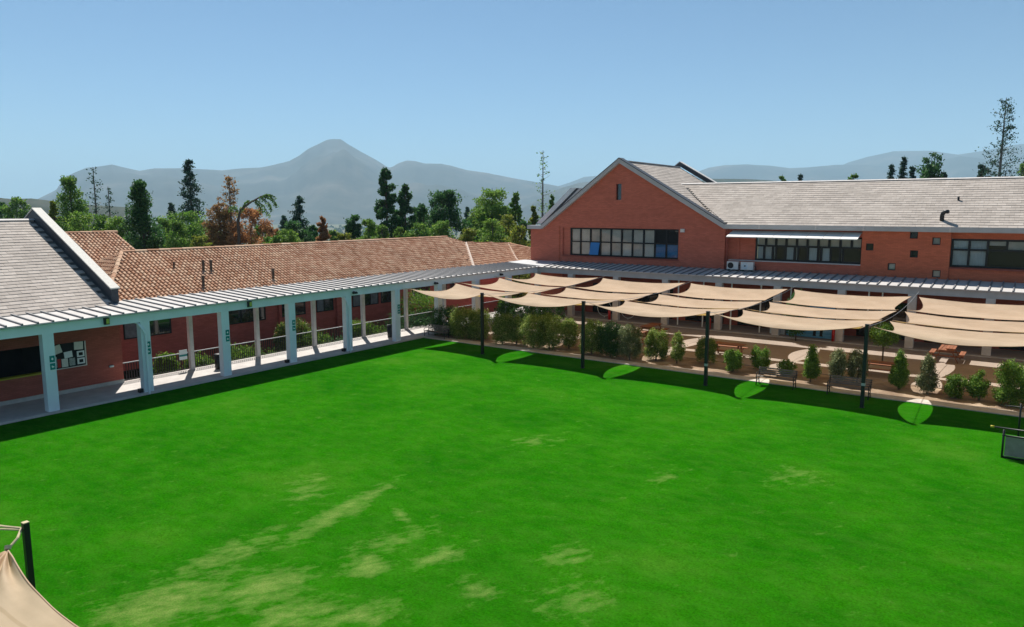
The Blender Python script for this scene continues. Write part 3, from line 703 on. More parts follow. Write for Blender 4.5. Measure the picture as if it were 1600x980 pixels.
# wing
WXE = 9.0
wing_deck = [(GX1, ye, ze - 0.04), (WXE, ye, ze - 0.04), (WXE, yr, zr - 0.04), (valley_x(yr), yr, zr - 0.04)]
d3 = deck('roof_deck', wing_deck, 0.12, M['deck_grey'], GB)
deck('roof_deck', [(valley_x(yr), yr, zr - .04), (WXE, yr, zr - .04), (WXE, yr + 5.5, ze), (GX1, yr + 5.5, ze)], 0.12, M['deck_grey'], GB)
pieces('shingle', sl, M['slate'], roof_grid([(GX1, ye, ze), (WXE, ye, ze), (WXE, yr, zr), (valley_x(yr), yr, zr)], 0.5, 0.3, 0.5, 0.04, 0.0), d3, 'shingle_field', 180)
MB().prism([(valley_x(yr), yr - .18, zr - .02), (valley_x(yr), yr, zr + .06), (valley_x(yr), yr + .18, zr - .02)], (WXE - valley_x(yr), 0, 0)).build('ridge_cap', M['coping'], GB)
MB().bar((valley_x(yr), yr, zr + .01), (GX1, ye + .1, ze + .07), 0.12, 0.03).build('valley_flashing', M['deck_grey'], GB)
MB().box(GX1 - 0.0, WXE, ye - 0.28, ye - 0.16, EZ + .03, EZ + 0.33).build('fascia', M['trim'], GB)
MB().box(GX1 + 0.3, WXE, ye - 0.155, ye - 0.02, EZ + 0.18, EZ + 0.335).build('gutter', M['flash'], GB)
fj = MB().box(-0.05, 0.05, -0.02, 0.0, 0.0, 0.3).mesh('fascia_joint'); fj.materials.append(M['coping'])
for xx in (-16.9, -13.0, -9.95, -4.9): add_mesh('fascia_joint', fj, GB, (xx, ye - 0.282, EZ + .03))
MB().box(GX1, WXE, ye - 0.16, YW + 0.6, EZ + .0, EZ + .03).build('soffit', M['trim'], GB)
# wing walls: recessed window bay, projecting block, recessed window bay
BX0, BX1 = -10.05, -4.85
ww = MB(); yr2 = YW + 0.45
ww.box(GX1, -17.35, yr2, yr2 + .3, 3.4, EZ).box(-17.35, BX0, yr2, yr2 + .3, 3.4, 5.02).box(-17.35, BX0, yr2, yr2 + .3, 6.85, EZ)
ww.build('wing_wall', M['brick'], GB)
MB().box(GX1 + .002, BX0 - .002, YW + .1, yr2 - .002, 3.4, 4.95).build('window_apron', M['brick'], GB)
MB().box(GX1 + .3, BX0, YW + .02, yr2, 4.96, 5.02).build('window_sill', M['coping'], GB)
MB().box(-18.75, -18.55, yr2 - .06, yr2 - .002, 5.02, 6.7).build('pilaster', M['brick'], GB)
ww = MB().box(BX1, WXE, yr2, yr2 + .3, 3.4, 5.08).box(BX1, WXE, yr2, yr2 + .3, 6.9, EZ); ww.build('wing_wall', M['brick_or'], GB)
MB().box(BX1 + .002, WXE, YW + .12, yr2 - .002, 3.4, 4.98).build('window_apron', M['brick_or'], GB)
MB().box(BX1, WXE, YW + .02, yr2, 4.99, 5.06).build('window_sill', M['brick_dk'], GB)
MB().box(GX1, WXE, YW + 0.0, YW + .3, 0.1, 3.4).build('lower_wall', M['brick_dk'], GB)  # walkway shade is put into this darker brick as well
SQ = [(-9.55, 6.24, 0), (-6.96, 7.09, 0), (-6.88, 5.86, 0), (-8.14, 4.97, 1), (-5.65, 6.72, 1), (-5.51, 4.63, 1)]
hs = 0.235
def holed(x0, x1, z0, z1, y0, y1, holes):
    mb = MB(); xs = sorted({x0, x1} | {h[0] - hs for h in holes} | {h[0] + hs for h in holes}); zs = sorted({z0, z1} | {h[1] - hs for h in holes} | {h[1] + hs for h in holes})
    for a, b in zip(xs, xs[1:]):
        run = None
        for c, d in zip(zs, zs[1:]):
            mx, mz = (a + b) / 2, (c + d) / 2
            if any(abs(mx - h[0]) < hs and abs(mz - h[1]) < hs for h in holes):
                if run: mb.box(a, b, y0, y1, run[0], run[1]); run = None
            else: run = (run[0], d) if run else (c, d)
        if run: mb.box(a, b, y0, y1, run[0], run[1])
    return mb
holed(BX0, BX1, 3.4, EZ, YW, YW + .75, SQ).build('block_wall', M['brick_or'], GB)
for (xx, zz, lit) in SQ:
    f = MB().box(xx - hs, xx + hs, YW + .12, YW + .2, zz - hs, zz - hs + .05).box(xx - hs, xx + hs, YW + .12, YW + .2, zz + hs - .05, zz + hs).box(xx - hs, xx - hs + .05, YW + .122, YW + .198, zz - hs + .05, zz + hs - .05).box(xx + hs - .05, xx + hs, YW + .122, YW + .198, zz - hs + .05, zz + hs - .05).build('small_window', M['charcoal'], GB)
    MB().box(xx - hs + .05, xx + hs - .05, YW + .16, YW + .17, zz - hs + .05, zz + hs - .05).build('pane', M['glass'], f)
    MB().box(xx - hs, xx + hs, YW + .3, YW + .32, zz - hs, zz + hs).build('blind', M['beige_blind'] if lit else M['dark_int'], f)
vu = [-17.35 + 7.3 * k / 10 for k in range(1, 10)]
vl = [-16.72, -16.1, -15.85, -15.2, -14.55, -14.3, -13.65, -12.95, -12.75, -12.1, -11.5, -11.3]
w, cells = strip_window(GB, -17.35, BX0, 5.03, 6.84, yr2 - .02, [vl, vu], [6.1], depth=.14, fr=.12)
for (r, k, a, b, za, zb) in cells:
    if b - a < .05: continue
    if r == 1 or k not in (3, 6, 10, 12): MB().box(a + .01, b - .01, yr2 + .2, yr2 + .22, za, zb).build('blind', M['grey_curtain'] if r == 0 else M['beige_blind'], w)
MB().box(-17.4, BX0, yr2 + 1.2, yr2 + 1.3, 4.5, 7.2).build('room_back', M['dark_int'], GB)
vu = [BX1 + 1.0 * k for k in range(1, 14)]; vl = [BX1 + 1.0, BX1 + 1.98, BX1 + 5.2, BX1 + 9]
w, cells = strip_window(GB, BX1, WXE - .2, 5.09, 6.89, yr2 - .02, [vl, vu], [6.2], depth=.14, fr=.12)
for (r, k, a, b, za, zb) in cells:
    if r == 1 or k in (0, 1): MB().box(a + .01, b - .01, yr2 + .2, yr2 + .22, za + (0 if r == 0 or k < 2 else .12 * (k % 3)), zb).build('blind', M['grey_curtain'] if (r == 0 or k < 2) else M['beige_blind'], w)  # upper row: pale panels painted in for reflections on the glass
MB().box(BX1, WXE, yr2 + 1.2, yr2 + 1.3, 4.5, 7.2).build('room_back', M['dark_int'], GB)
# awning over the long window
aw = MB().bar((-19.05, YW - 1.12, 6.735), (-10.12, YW - 1.12, 6.735), .05, .04).bar((-19.05, YW + .28, 7.12), (-10.12, YW + .28, 7.12), .05, .05).build('awning_frame', M['steel'], GB)
n = 8
for k in range(n):
    a = -19.05 + k * (8.93 / n) + .012; b = a + 8.93 / n - .024
    MB().hexa([(a, YW - 1.15, 6.76), (b, YW - 1.15, 6.76), (b, YW + .3, 7.17), (a, YW + .3, 7.17), (a, YW - 1.15, 6.78), (b, YW - 1.15, 6.78), (b, YW + .3, 7.19), (a, YW + .3, 7.19)]).build('awning_panel', M['awning'], aw)
MB().tube([(GX1 + .12, YW - .1, 7.35), (GX1 + .12, YW - .1, 7.15), (GX1 + .16, YW + .0, 7.0), (GX1 + .16, YW + .02, 4.3)], .07, 8).build('downpipe', M['brick_dk'], GB, True)
MB().tube([(-5.5, 55.6, 8.0), (-5.5, 55.6, 8.35), (-5.46, 55.55, 8.5), (-5.33, 55.5, 8.6), (-5.15, 55.4, 8.6)], .13, 10).build('vent_pipe', M['iron'], GB, True)
MB().tube([(-4.62, 57.8, 9.15), (-4.85, 57.8, 9.35), (-4.86, 57.8, 9.6)], .07, 8).build('vent_pipe', M['iron'], GB, True)
# rear wing verge seen behind the left slope of the gable
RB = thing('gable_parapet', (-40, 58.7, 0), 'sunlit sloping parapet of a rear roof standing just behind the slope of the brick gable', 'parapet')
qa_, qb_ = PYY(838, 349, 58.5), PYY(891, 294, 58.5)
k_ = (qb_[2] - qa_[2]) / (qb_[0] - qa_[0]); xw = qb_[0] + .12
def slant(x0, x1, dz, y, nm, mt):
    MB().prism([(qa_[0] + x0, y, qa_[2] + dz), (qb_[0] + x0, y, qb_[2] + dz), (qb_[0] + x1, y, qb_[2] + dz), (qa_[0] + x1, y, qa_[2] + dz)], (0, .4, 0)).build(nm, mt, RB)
slant(0, .62, 0, 58.5, 'coping', M['sign_white']); slant(.622, .9, -.02, 58.55, 'gutter', M['flash']); slant(.902, 1.5, -.04, 58.52, 'roof_edge', M['coping'])  # coping painted white in place of sunlight; dark strip stands for a gap
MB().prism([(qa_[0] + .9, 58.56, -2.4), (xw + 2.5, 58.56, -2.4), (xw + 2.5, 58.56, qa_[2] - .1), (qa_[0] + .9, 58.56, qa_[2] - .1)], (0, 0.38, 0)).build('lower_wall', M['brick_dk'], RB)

# ------------------------------------------------------------------ slate-roofed building at the near left
SB = thing('slate_roofed_building', (-41, 10, 0.1), 'grey shingle roofed building with a raised end parapet and dark counter opening under the walkway', 'building')
XE, ZE_, XR, ZR = -36.75, 4.12, -45.0, 8.2
SY0, SY1 = -6.0, 18.3
d4 = deck('roof_deck', [(XE, SY0, ZE_ - .03), (XE, SY1, ZE_ - .03), (XR, SY1, ZR - .03), (XR, SY0, ZR - .03)], .14, M['deck_grey'], SB)
deck('roof_deck', [(XR, SY0, ZR - .03), (XR, SY1, ZR - .03), (2 * XR - XE, SY1, ZE_ - .03), (2 * XR - XE, SY0, ZE_ - .03)], .14, M['deck_grey'], SB)
pieces('shingle', slate(0.52, 0.29), M['slate'], roof_grid([(XE, 6, ZE_), (XE, SY1 - .15, ZE_), (XR, SY1 - .15, ZR), (XR, 6, ZR)], 0.52, 0.29, 0.5, 0.12, 0.0), d4, 'shingle_field', 300)
MB().prism([(XR - .2, SY0, ZR - .02), (XR, SY0, ZR + .06), (XR + .2, SY0, ZR - .02)], (0, SY1 - SY0, 0)).build('ridge_cap', M['coping'], SB)
MB().box(XE + .03, XE + .15, SY0, 17.4, ZE_ - .1, ZE_ + .04).build('gutter', M['flash'], SB)
k = (ZR - ZE_) / (XE - XR)
pp = MB().prism([(-37.35, SY1, .1), (-37.35, SY1, ZE_ + .05 + .34), (XE + .12, SY1, ZE_ + .34), (XE + .12, SY1, ZE_ - .1), (-37.0, SY1, ZE_ - .1), (-37.0, SY1, .1)][::1], (0, .02, 0))
pw_ = MB(); pw_.prism([(XE - .42, SY1, ZE_ - .4), (XE - .42, SY1, ZE_ + .78), (XR, SY1, ZR + .58), (2 * XR - XE, SY1, ZE_ + .3), (2 * XR - XE, SY1, ZE_ - .4)], (0, .36, 0)); pw_.build('parapet', M['flash'], SB)  # shade on the side above the roof is put into this dark colour
pc = MB().prism([(XE - .36, SY1 - .04, ZE_ + .757), (XR, SY1 - .04, ZR + .585), (XR, SY1 - .04, ZR + .645), (XE - .36, SY1 - .04, ZE_ + .817)], (0, .46, 0)).prism([(XR, SY1 - .04, ZR + .585), (2 * XR - XE, SY1 - .04, ZE_ + .3), (2 * XR - XE, SY1 - .04, ZE_ + .36), (XR, SY1 - .04, ZR + .645)], (0, .46, 0)); pc.build('parapet_coping', M['paper'], SB)
XWL = -37.3
wl_ = MB().box(XWL - .3, XWL, 15.2, 18.68, .1, 3.95).box(XWL - .3, XWL, SY0, 15.2, .1, 1.22).box(XWL - .3, XWL, SY0, 15.2, 2.55, 3.95)
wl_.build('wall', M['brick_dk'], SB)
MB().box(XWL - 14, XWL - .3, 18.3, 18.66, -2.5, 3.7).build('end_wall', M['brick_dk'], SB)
MB().box(XWL - .32, XWL + .05, SY0, 15.2, 1.22, 1.28).build('counter_edge', M['yellow'], SB)
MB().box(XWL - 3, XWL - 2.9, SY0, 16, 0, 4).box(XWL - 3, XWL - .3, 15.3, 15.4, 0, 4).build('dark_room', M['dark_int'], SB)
MB().box(XWL, XWL + .04, SY0, 18.68, .1, .28).build('skirting', M['kerb'], SB)

# ------------------------------------------------------------------ clay-tiled house
TH = thing('tiled_house', (-47, 38, -2.6), 'long red house with clay barrel tile roof behind the white walkway', 'house')
A_ = (-48, 56.4, 5.97); L_ = (-48, 24.5, 5.97); E0 = (-42.3, 20.4, 3.5); E1 = (-42.3, 53.4, 3.5); W0 = (-53.7, 20.4, 3.5); W1 = (-53.7, 56.4, 3.5)
B_ = tuple(G(727, 380, 5.4)); F_ = tuple(G(808, 408, 3.5)); I_ = tuple(G(836, 410, 3.5))
def on_plane(px, py, a, b, c):
    a, b, c = Vector(a), Vector(b), Vector(c); n = (b - a).cross(c - a); d = Vector(ray(px, py)); o = Vector(CP)
    return tuple(o + d * ((a - o).dot(n) / d.dot(n)))
D_ = on_plane(793, 380.5, E1, F_, B_); H_ = on_plane(831, 389, F_, I_, D_)
br_ = barrel(0.27, 0.36)
dm = deck('roof_deck', [E0, E1, A_, L_], .1, M['deck'], TH)
pieces('tile', br_, M['clay'], roof_grid([E0, E1, A_, L_], 0.27, 0.36, 0, 0, 0.01, 0, 0.012), dm, 'tile_field', 240)
dh = deck('roof_deck', [W0, E0, L_], .1, M['deck'], TH)
pieces('tile', br_, M['clay'], roof_grid([W0, E0, L_], 0.27, 0.36, 0, 0, 0.01, 0, 0.012), dh, 'tile_field', 60)
deck('roof_deck', [L_, A_, W1, W0], .1, M['deck'], TH)
def tri_roof(poly):
    d = deck('roof_deck', poly, .1, M['deck'], TH)
    pieces('tile', br_, M['clay'], roof_grid(poly, 0.27, 0.36, 0, 0, 0.01, 0, 0.012), d, 'tile_field', 0)
tri_roof([E1, B_, A_]); tri_roof([E1, F_, D_, B_]); tri_roof([F_, I_, H_, D_])
def ridge(parent, a, b, step=0.4):
    a = Vector(a); b = Vector(b); n = int((b - a).length / step); 
    for q in range(n):
        p = a + (b - a) * (q / n); p2 = a + (b - a) * ((q + 1.12) / n)
        MB().tube([p, p2], [0.14, 0.12], 6).build('ridge_tile', M['mortar'] if False else M['clay'], parent)
ridge(TH, Vector(L_) + Vector((0, 0, .06)), Vector(A_) + Vector((0, 0, .06)), 0.8)
ridge(TH, Vector(E0) + Vector((0, 0, .05)), Vector(L_) + Vector((0, 0, .06)), 0.55)
MB().bar(Vector(E1) + Vector((0, 0, .1)), Vector(B_) + Vector((0, 0, .08)), .3, .08).build('hip_mortar', M['mortar'], TH)
MB().bar(Vector(F_) + Vector((0, 0, .1)), Vector(D_) + Vector((0, 0, .08)), .28, .08).build('hip_mortar', M['mortar'], TH)
MB().bar(Vector(A_) + Vector((0, 0, .06)), Vector(B_) + Vector((0, 0, .08)), .22, .1).build('hip_mortar', M['clay'], TH)
MB().bar(Vector(B_) + Vector((0, 0, .06)), Vector(D_) + Vector((0, 0, .06)), .22, .1).bar(Vector(D_) + Vector((0, 0, .06)), Vector(H_) + Vector((0, 0, .06)), .22, .1).build('hip_mortar', M['clay'], TH)
hw = MB().box(-53.2, -43.0, 20.9, 53.5, -2.6, 3.36); hw.build('wall', M['render_red'], TH)
MB().prism([(-43.02, 53.5, -2.6), (F_[0] - .6, F_[1], -2.6), (F_[0] - 4, F_[1], -2.6), (-49, 53.5, -2.6)], (0, 0, 5.95)).build('wall', M['render_red'], TH)
MB().box(-43.0, -42.33, 20.4, 53.4, 3.28, 3.36).build('eave_soffit', M['deck'], TH)
MB().box(-42.36, -42.24, 20.4, 53.3, 3.26, 3.40).build('gutter', M['flash'], TH)
def house_window(y0, y1, z0, z1, mid, blind_or_reflection=False):
    X = -43.0; f = .07
    mb = MB().box(X, X + .05, y0, y1, z0, z0 + f).box(X, X + .05, y0, y1, z1 - f, z1).box(X, X + .05, y0, y0 + f, z0 + f, z1 - f).box(X, X + .05, y1 - f, y1, z0 + f, z1 - f)
    for q in mid: mb.box(X, X + .045, q - f / 2, q + f / 2, z0 + f, z1 - f)
    w = mb.build('window', M['charcoal'], TH)
    ed = [y0 + f] + [v for q in mid for v in (q - f / 2, q + f / 2)] + [y1 - f]
    for q in range(len(mid) + 1): MB().box(X + .004, X + .02, ed[2 * q], ed[2 * q + 1], z0 + f, z1 - f).build('pane', M['dark_glass'] if not (blind_or_reflection and q % 2 == 0) else M['house_curtain'], w)
for (a, b, mid, bl) in ((21.7, 24.6, [23.1], 1), (28.4, 31.4, [29.5, 30.7], 0), (32.7, 34.8, [33.7], 0), (35.8, 37.4, [36.5], 1), (39.3, 42.05, [40.2, 41.2], 1), (42.35, 44.0, [43.1], 0), (46, 48.2, [47], 0), (49.5, 51.5, [50.4], 1)):
    house_window(a, b, 1.27, 2.62, mid, bl)
for (a, b) in ((21.3, 22.7), (23.2, 24.5), (28, 30), (33.5, 35.5), (39.5, 41.5)): house_window(a, b, -1.9, -.55, [(a + b) / 2])
MB().box(-43.0, -42.78, 32.4, 32.6, -2.6, 3.28).build('pilaster', M['render_red'], TH)
MB().box(-43.0, -42.78, 37.6, 37.8, -2.6, 3.28).build('pilaster', M['render_red'], TH)
vp = MB().tube([(0, 0, -.2), (0, 0, .75)], .09, 8).mesh('vent_pipe'); vp.materials.append(M['bark'])
for (px, py) in ((318, 424), (330, 424), (272, 420), (318, 449), (427, 437)):
    # stand on the slope where the photograph shows the foot
    d = ray(px, py); n = Vector((5.7, 0, 0)).cross(Vector((0, 1, 0))); s_ = (5.97 - 3.5) / 5.7
    t = (3.5 - HC + s_ * (-42.3)) / (d[2] + s_ * d[0])
    p = CP + d * t; o = add_mesh('vent_pipe', vp, TH, (p[0], p[1], p[2]))
    if px in (272,): o.scale = (.7, .7, .6)
RH = thing('tiled_house', (-56, 22, -2.6), 'clay tile roof of a second house showing beyond the raised parapet of the shingle roof', 'house')
q0, q1, q2, q3 = (-56.5, 8, 7.0), (-56.5, 28.5, 7.0), (-51.0, 28.5, 4.65), (-51.0, 8, 4.65)
dr = deck('roof_deck', [q3, q2, q1, q0], .1, M['deck'], RH)
pieces('tile', br_, M['clay'], roof_grid([(q3[0], 20, q3[2]), q2, q1, (q0[0], 20, q0[2])], .27, .36, 0, 0, .01, 0, .012), dr, 'tile_field', 0)
ridge(RH, (-56.5, 20, 7.06), (-56.5, 28.5, 7.06), .8)
MB().box(-56.4, -51.5, 9, 28.2, -2.6, 4.6).build('wall', M['render_red'], RH)
MB().prism([(-56.5, 28.2, 4.6), (-51.5, 28.2, 4.6), (-56.5, 28.2, 6.85)], (0, -.3, 0)).build('gable_wall', M['render_red'], RH)

# ------------------------------------------------------------------ shade sails, their black posts and cables
POLX = [-27.45, -20.4, -13.3, -6.05, 1.05, 8.2]
ORD = ['first', 'second', 'third', 'fourth', 'fifth', 'sixth']
pole_m = MB().box(-.075, .075, -.075, .075, 0, 3.72).mesh('post'); pole_m.materials.append(M['black'])
capm = MB().box(-.085, .085, -.085, .085, 3.72, 3.76).box(-.1, .1, -.1, .1, 0, .02).mesh('cap'); capm.materials.append(M['iron'])
def cable_z(y):
    t = (y - 35.5) / 16.6; return 3.68 + .07 * t - .42 * 4 * t * (1 - t)
for k, x in enumerate(POLX):
    t = thing('sail_post', (x, 35.5, 0), 'black square steel post holding shade sails at the turf edge, %s from the walkway corner' % ORD[k], 'post', 'black posts along the turf edge')
    add_mesh('post', pole_m, t, (x, 35.5, 0)); add_mesh('cap', capm, t, (x, 35.5, 0))
    MB().tube([(x, 35.58, 3.6), (x, 35.85, 3.66)], .02, 6).build('bracket', M['steel'], t)
    if k == 2 or k == 3:
        MB().box(x - .078, x + .078, 35.42, 35.58, 1.0, 1.12).build('tape_band', M['concrete'], t)
    pts = [(x, 35.5 + 16.6 * q / 14, cable_z(35.5 + 16.6 * q / 14)) for q in range(15)]
    c = MB().tube(pts, .012, 5); solo('steel_cable', c, M['steel'], (x, 35.5, 3.7), 'thin steel cable between sails from the %s black post back to the walkway beam' % ORD[k], 'cable', 'cables between the sails')
def sail(name, c00, c10, c01, c11, label, ssag=.26, ins=.55, insy=.17, sagv=.16, front=0.0, back=0.0, nu=36, nv=26, fold=None, group='tan shade sails in rows above the patio'):
    """corners: c00 left-front, c10 right-front, c01 left-back, c11 right-back"""
    c00, c10, c01, c11 = [Vector(c) for c in (c00, c10, c01, c11)]
    mb = MB()
    for i in range(nu + 1):
        for j in range(nv + 1):
            u, v = i / nu, j / nv
            if fold: u, v = u ** 1.9, 1 - (1 - v) ** 1.9
            p = c00 * (1 - u) * (1 - v) + c10 * u * (1 - v) + c01 * (1 - u) * v + c11 * u * v
            p.x += ins * 4 * v * (1 - v) * (1 - 2 * u); p.y += insy * 4 * u * (1 - u) * (1 - 2 * v)
            p.z -= ssag * 4 * v * (1 - v) + sagv * 4 * u * (1 - u) * (1 - .35 * 4 * v * (1 - v)) + front * 4 * u * (1 - u) * exp(-v / .10) + back * 4 * u * (1 - u) * exp(-(1 - v) / .07)
            p.z += .02 * mnoise.noise(Vector((p.x * .8, p.y * .8, c00.x)))
            for cc in (c00, c10, c01, c11):
                dx, dy = p.x - cc.x, p.y - cc.y; rr = hypot(dx, dy)
                if rr > 1e-4: p.z += (fold or .018) * sin((27 if fold else 22) * atan2(dy, dx) + (1.1 * sin(3 * rr) if fold else 0)) * min(rr, .5) * exp(-rr / (.6 if not fold else .9)) * 2
            mb.v.append(tuple(p))
    for i in range(nu):
        for j in range(nv):
            a = i * (nv + 1) + j; mb.f.append((a, a + nv + 1, a + nv + 2, a + 1))
    org = (c00 + c10 + c01 + c11) / 4
    t = thing('shade_sail', org, label, 'shade sail', group)
    mb.build('cloth', M['sail'], t, True)
    def edge(f):
        return [mb.v[k] for k in f]
    per = [i * (nv + 1) for i in range(nu + 1)] + [nu * (nv + 1) + j for j in range(1, nv + 1)] + [i * (nv + 1) + nv for i in range(nu - 1, -1, -1)] + [j for j in range(nv - 1, -1, -1)]
    MB().tube(edge(per), .012, 5).build('hem', M['sail'], t, True)
    return t
ROWY = [(35.75, 40.1), (40.7, 44.9), (45.5, 50.3)]
ROWYL = [(36.1, 40.7), (41.3, 45.9), (46.5, 50.9)]
RN = ['front', 'middle', 'back']
for r in range(3):
    for c in range(6):
        ya, yb = ROWY[r]
        if c == 0: xl = -33.8; yl = ROWYL[r]; zl = (3.52, 3.52)
        else: xl = POLX[c - 1] + .22; yl = (ya, yb); zl = (cable_z(ya) - .03, cable_z(yb) - .03)
        xr = POLX[c] - .2
        wh = ('between the walkway columns and first black post' if c == 0 else 'between the %s and %s black posts' % (ORD[c - 1], ORD[c]))
        t = sail('shade_sail', (xl, yl[0], zl[0]), (xr, ya, cable_z(ya) - .03), (xl, yl[1], zl[1]), (xr, yb, cable_z(yb) - .03),
             'tan shade sail in the %s row, %s' % (RN[r], wh), ins=.47 if c else .7, insy=.11 if r else .17, front=.36 if r == 0 else .03, sagv=.12 if r == 0 else .13, back=0.02)
        if c == 0:
            MB().tube([(xl, yl[0], zl[0]), (-34.4, yl[0] - .3, 3.6)], .012, 5).tube([(xl, yl[1], zl[1]), (-34.4, yl[1] + .1, 3.6)], .012, 5).build('rope', M['rope'], t)
# near sail and post at the lower left
NP = (-13.24, 4.86)
t = thing('sail_post', (NP[0], NP[1], 0), 'lone black square post beside a single sail tip, across the lawn from the patio', 'post')
MB().box(NP[0] - .045, NP[0] + .045, NP[1] - .045, NP[1] + .045, 0, 3.7).build('post', M['black'], t); MB().box(NP[0] - .046, NP[0] + .046, NP[1] - .046, NP[1] + .046, 3.7, 3.715).build('cap', M['rope'], t)
nc = (-13.02, 4.5, 3.44)
t = sail('shade_sail', (-13.0, 0.0, 3.3), (-6.3, 0.0, 3.4), nc, (-6.3, 4.6, 3.55), 'tan shade sail gathered in folds at its tip beside the lone black post', ins=.35, insy=.42, sagv=.12, nu=170, nv=120, fold=.11, group=None, ssag=.1)
MB().tube([nc, (-13.1, 4.68, 3.54), (NP[0] - .06, NP[1] - .04, 3.6)], .022, 6).tube([nc, (nc[0] - .03, nc[1] + .02, nc[2] + .05)], .05, 8).build('rope', M['rope'], t)
t = sail('shade_sail', (-20.0, 0.0, 3.4), (-14.2, 0.0, 3.3), (-20, 4.6, 3.5), (-14.35, 4.62, 3.5), 'tan sail tied to the lone black post, only its rope showing', ins=.35, insy=.4, group=None)
MB().tube([(-14.35, 4.62, 3.5), (-13.7, 4.74, 3.56), (NP[0] - .07, NP[1] - .03, 3.6)], .022, 6).tube([(-14.35, 4.5, 3.42), (-13.7, 4.70, 3.53), (NP[0] - .07, NP[1] - .05, 3.58)], .018, 6).build('rope', M['rope'], t)

# ------------------------------------------------------------------ benches and picnic tables
def bench(x, y, rz, label, wood):
    t = thing('park_bench', (x, y, 0.0), label, 'bench', 'slatted benches at the turf edge')
    W = 1.9; X = lambda p: (p[0] + x, p[1] + y, p[2])
    for sx in (-1, 1):
        ex = sx * (W / 2 - .05)
        mb = MB()
        mb.tube([X((ex, -.27, 0)), X((ex, -.22, .2)), X((ex, -.25, .42))], [.028, .022, .026], 6)
        mb.tube([X((ex, .25, 0)), X((ex, .18, .22)), X((ex, .16, .42)), X((ex, .22, .62)), X((ex, .29, .86))], [.028, .022, .026, .022, .018], 6)
        mb.tube([X((ex, -.25, .42)), X((ex, .16, .40))], .02, 6)
        mb.tube([X((ex, .21, .62)), X((ex, .0, .65)), X((ex, -.2, .64)), X((ex, -.29, .58)), X((ex, -.26, .46))], .02, 6)
        mb.tube([X((ex, -.22, .2)), X((ex, 0, .27)), X((ex, .18, .22))], .014, 6)
        mb.build('end_frame', M['iron'], t, True)
    for q in range(4): MB().box(*[v for p in ((x - W / 2, x + W / 2), (y - .26 + q * .11, y - .26 + q * .11 + .09)) for v in p], .43, .46).build('seat_slat', wood, t)
    for q in range(4):
        z = .50 + q * .098; yy = y + .17 + (z - .42) * .27
        MB().hexa([(x - W / 2, yy, z), (x + W / 2, yy, z), (x + W / 2, yy + .03, z), (x - W / 2, yy + .03, z), (x - W / 2, yy + .02, z + .06), (x + W / 2, yy + .02, z + .06), (x + W / 2, yy + .05, z + .06), (x - W / 2, yy + .05, z + .06)]).build('back_slat', wood, t)
    return t
bench(-33.45, 38.15, 0, 'weathered slatted bench with iron ends by the dark hedge at the turf corner', M['grey_wood'])
bench(-10.35, 37.3, 0, 'slatted bench with iron ends standing between the third and fourth black posts', M['grey_wood'])
bench(-6.98, 37.35, 0, 'slatted bench with iron ends just behind the fourth black post', M['grey_wood'])
def picnic(x, y, rz, label, s=1.0):
    t = thing('picnic_table', (x, y, .06), label, 'picnic table', 'wooden picnic tables on the patio')
    ca, sa = cos(rz), sin(rz)
    T = lambda p: (x + (p[0] * ca - p[1] * sa) * s, y + (p[0] * sa + p[1] * ca) * s, .06 + p[2] * s)
    def bx(x0, x1, y0, y1, z0, z1): return MB().hexa([T(p) for p in ((x0, y0, z0), (x1, y0, z0), (x1, y1, z0), (x0, y1, z0), (x0, y0, z1), (x1, y0, z1), (x1, y1, z1), (x0, y1, z1))])
    L = 1.0
    for q in range(5): bx(-L, L, -.4 + q * .162, -.4 + q * .162 + .15, .71, .75).build('top_plank', M['brown_wood'], t)
    for sy in (-1, 1):
        for q in range(2): 
            a = sy * .62 + q * sy * .14; bx(-L, L, min(a, a + sy * .13), max(a, a + sy * .13), .42, .46).build('bench_plank', M['brown_wood'], t)
    for sx in (-.72, .72):
        for sy in (-1, 1): MB().bar(T((sx, sy * .62, 0)), T((sx, sy * .25, .71)), .05 * s, .09 * s, (ca, sa, 0)).build('leg', M['brown_wood'], t)
        bx(sx - .025, sx + .025, -.88, .88, .33, .42).build('cross_beam', M['brown_wood'], t)
        bx(sx - .02, sx + .02, -.36, .36, .63, .709).build('top_bearer', M['brown_wood'], t)
picnic(-21.75, 47.3, pi / 2, 'brown picnic table behind the hedge, between the second and third black posts')
picnic(-21.2, 43.9, pi / 2, 'picnic table mostly hidden behind a grey green shrub, only its benches showing')
picnic(-14.95, 43.3, 0.06, 'dark brown picnic table behind the low round bush near the third black post')
picnic(-6.6, 43.0, 0.0, 'reddish picnic table half hidden by a teardrop shrub under the young tree', .9)
picnic(-4.07, 49.4, pi / 2, 'sunlit orange brown picnic table standing end on, lit by the sun')

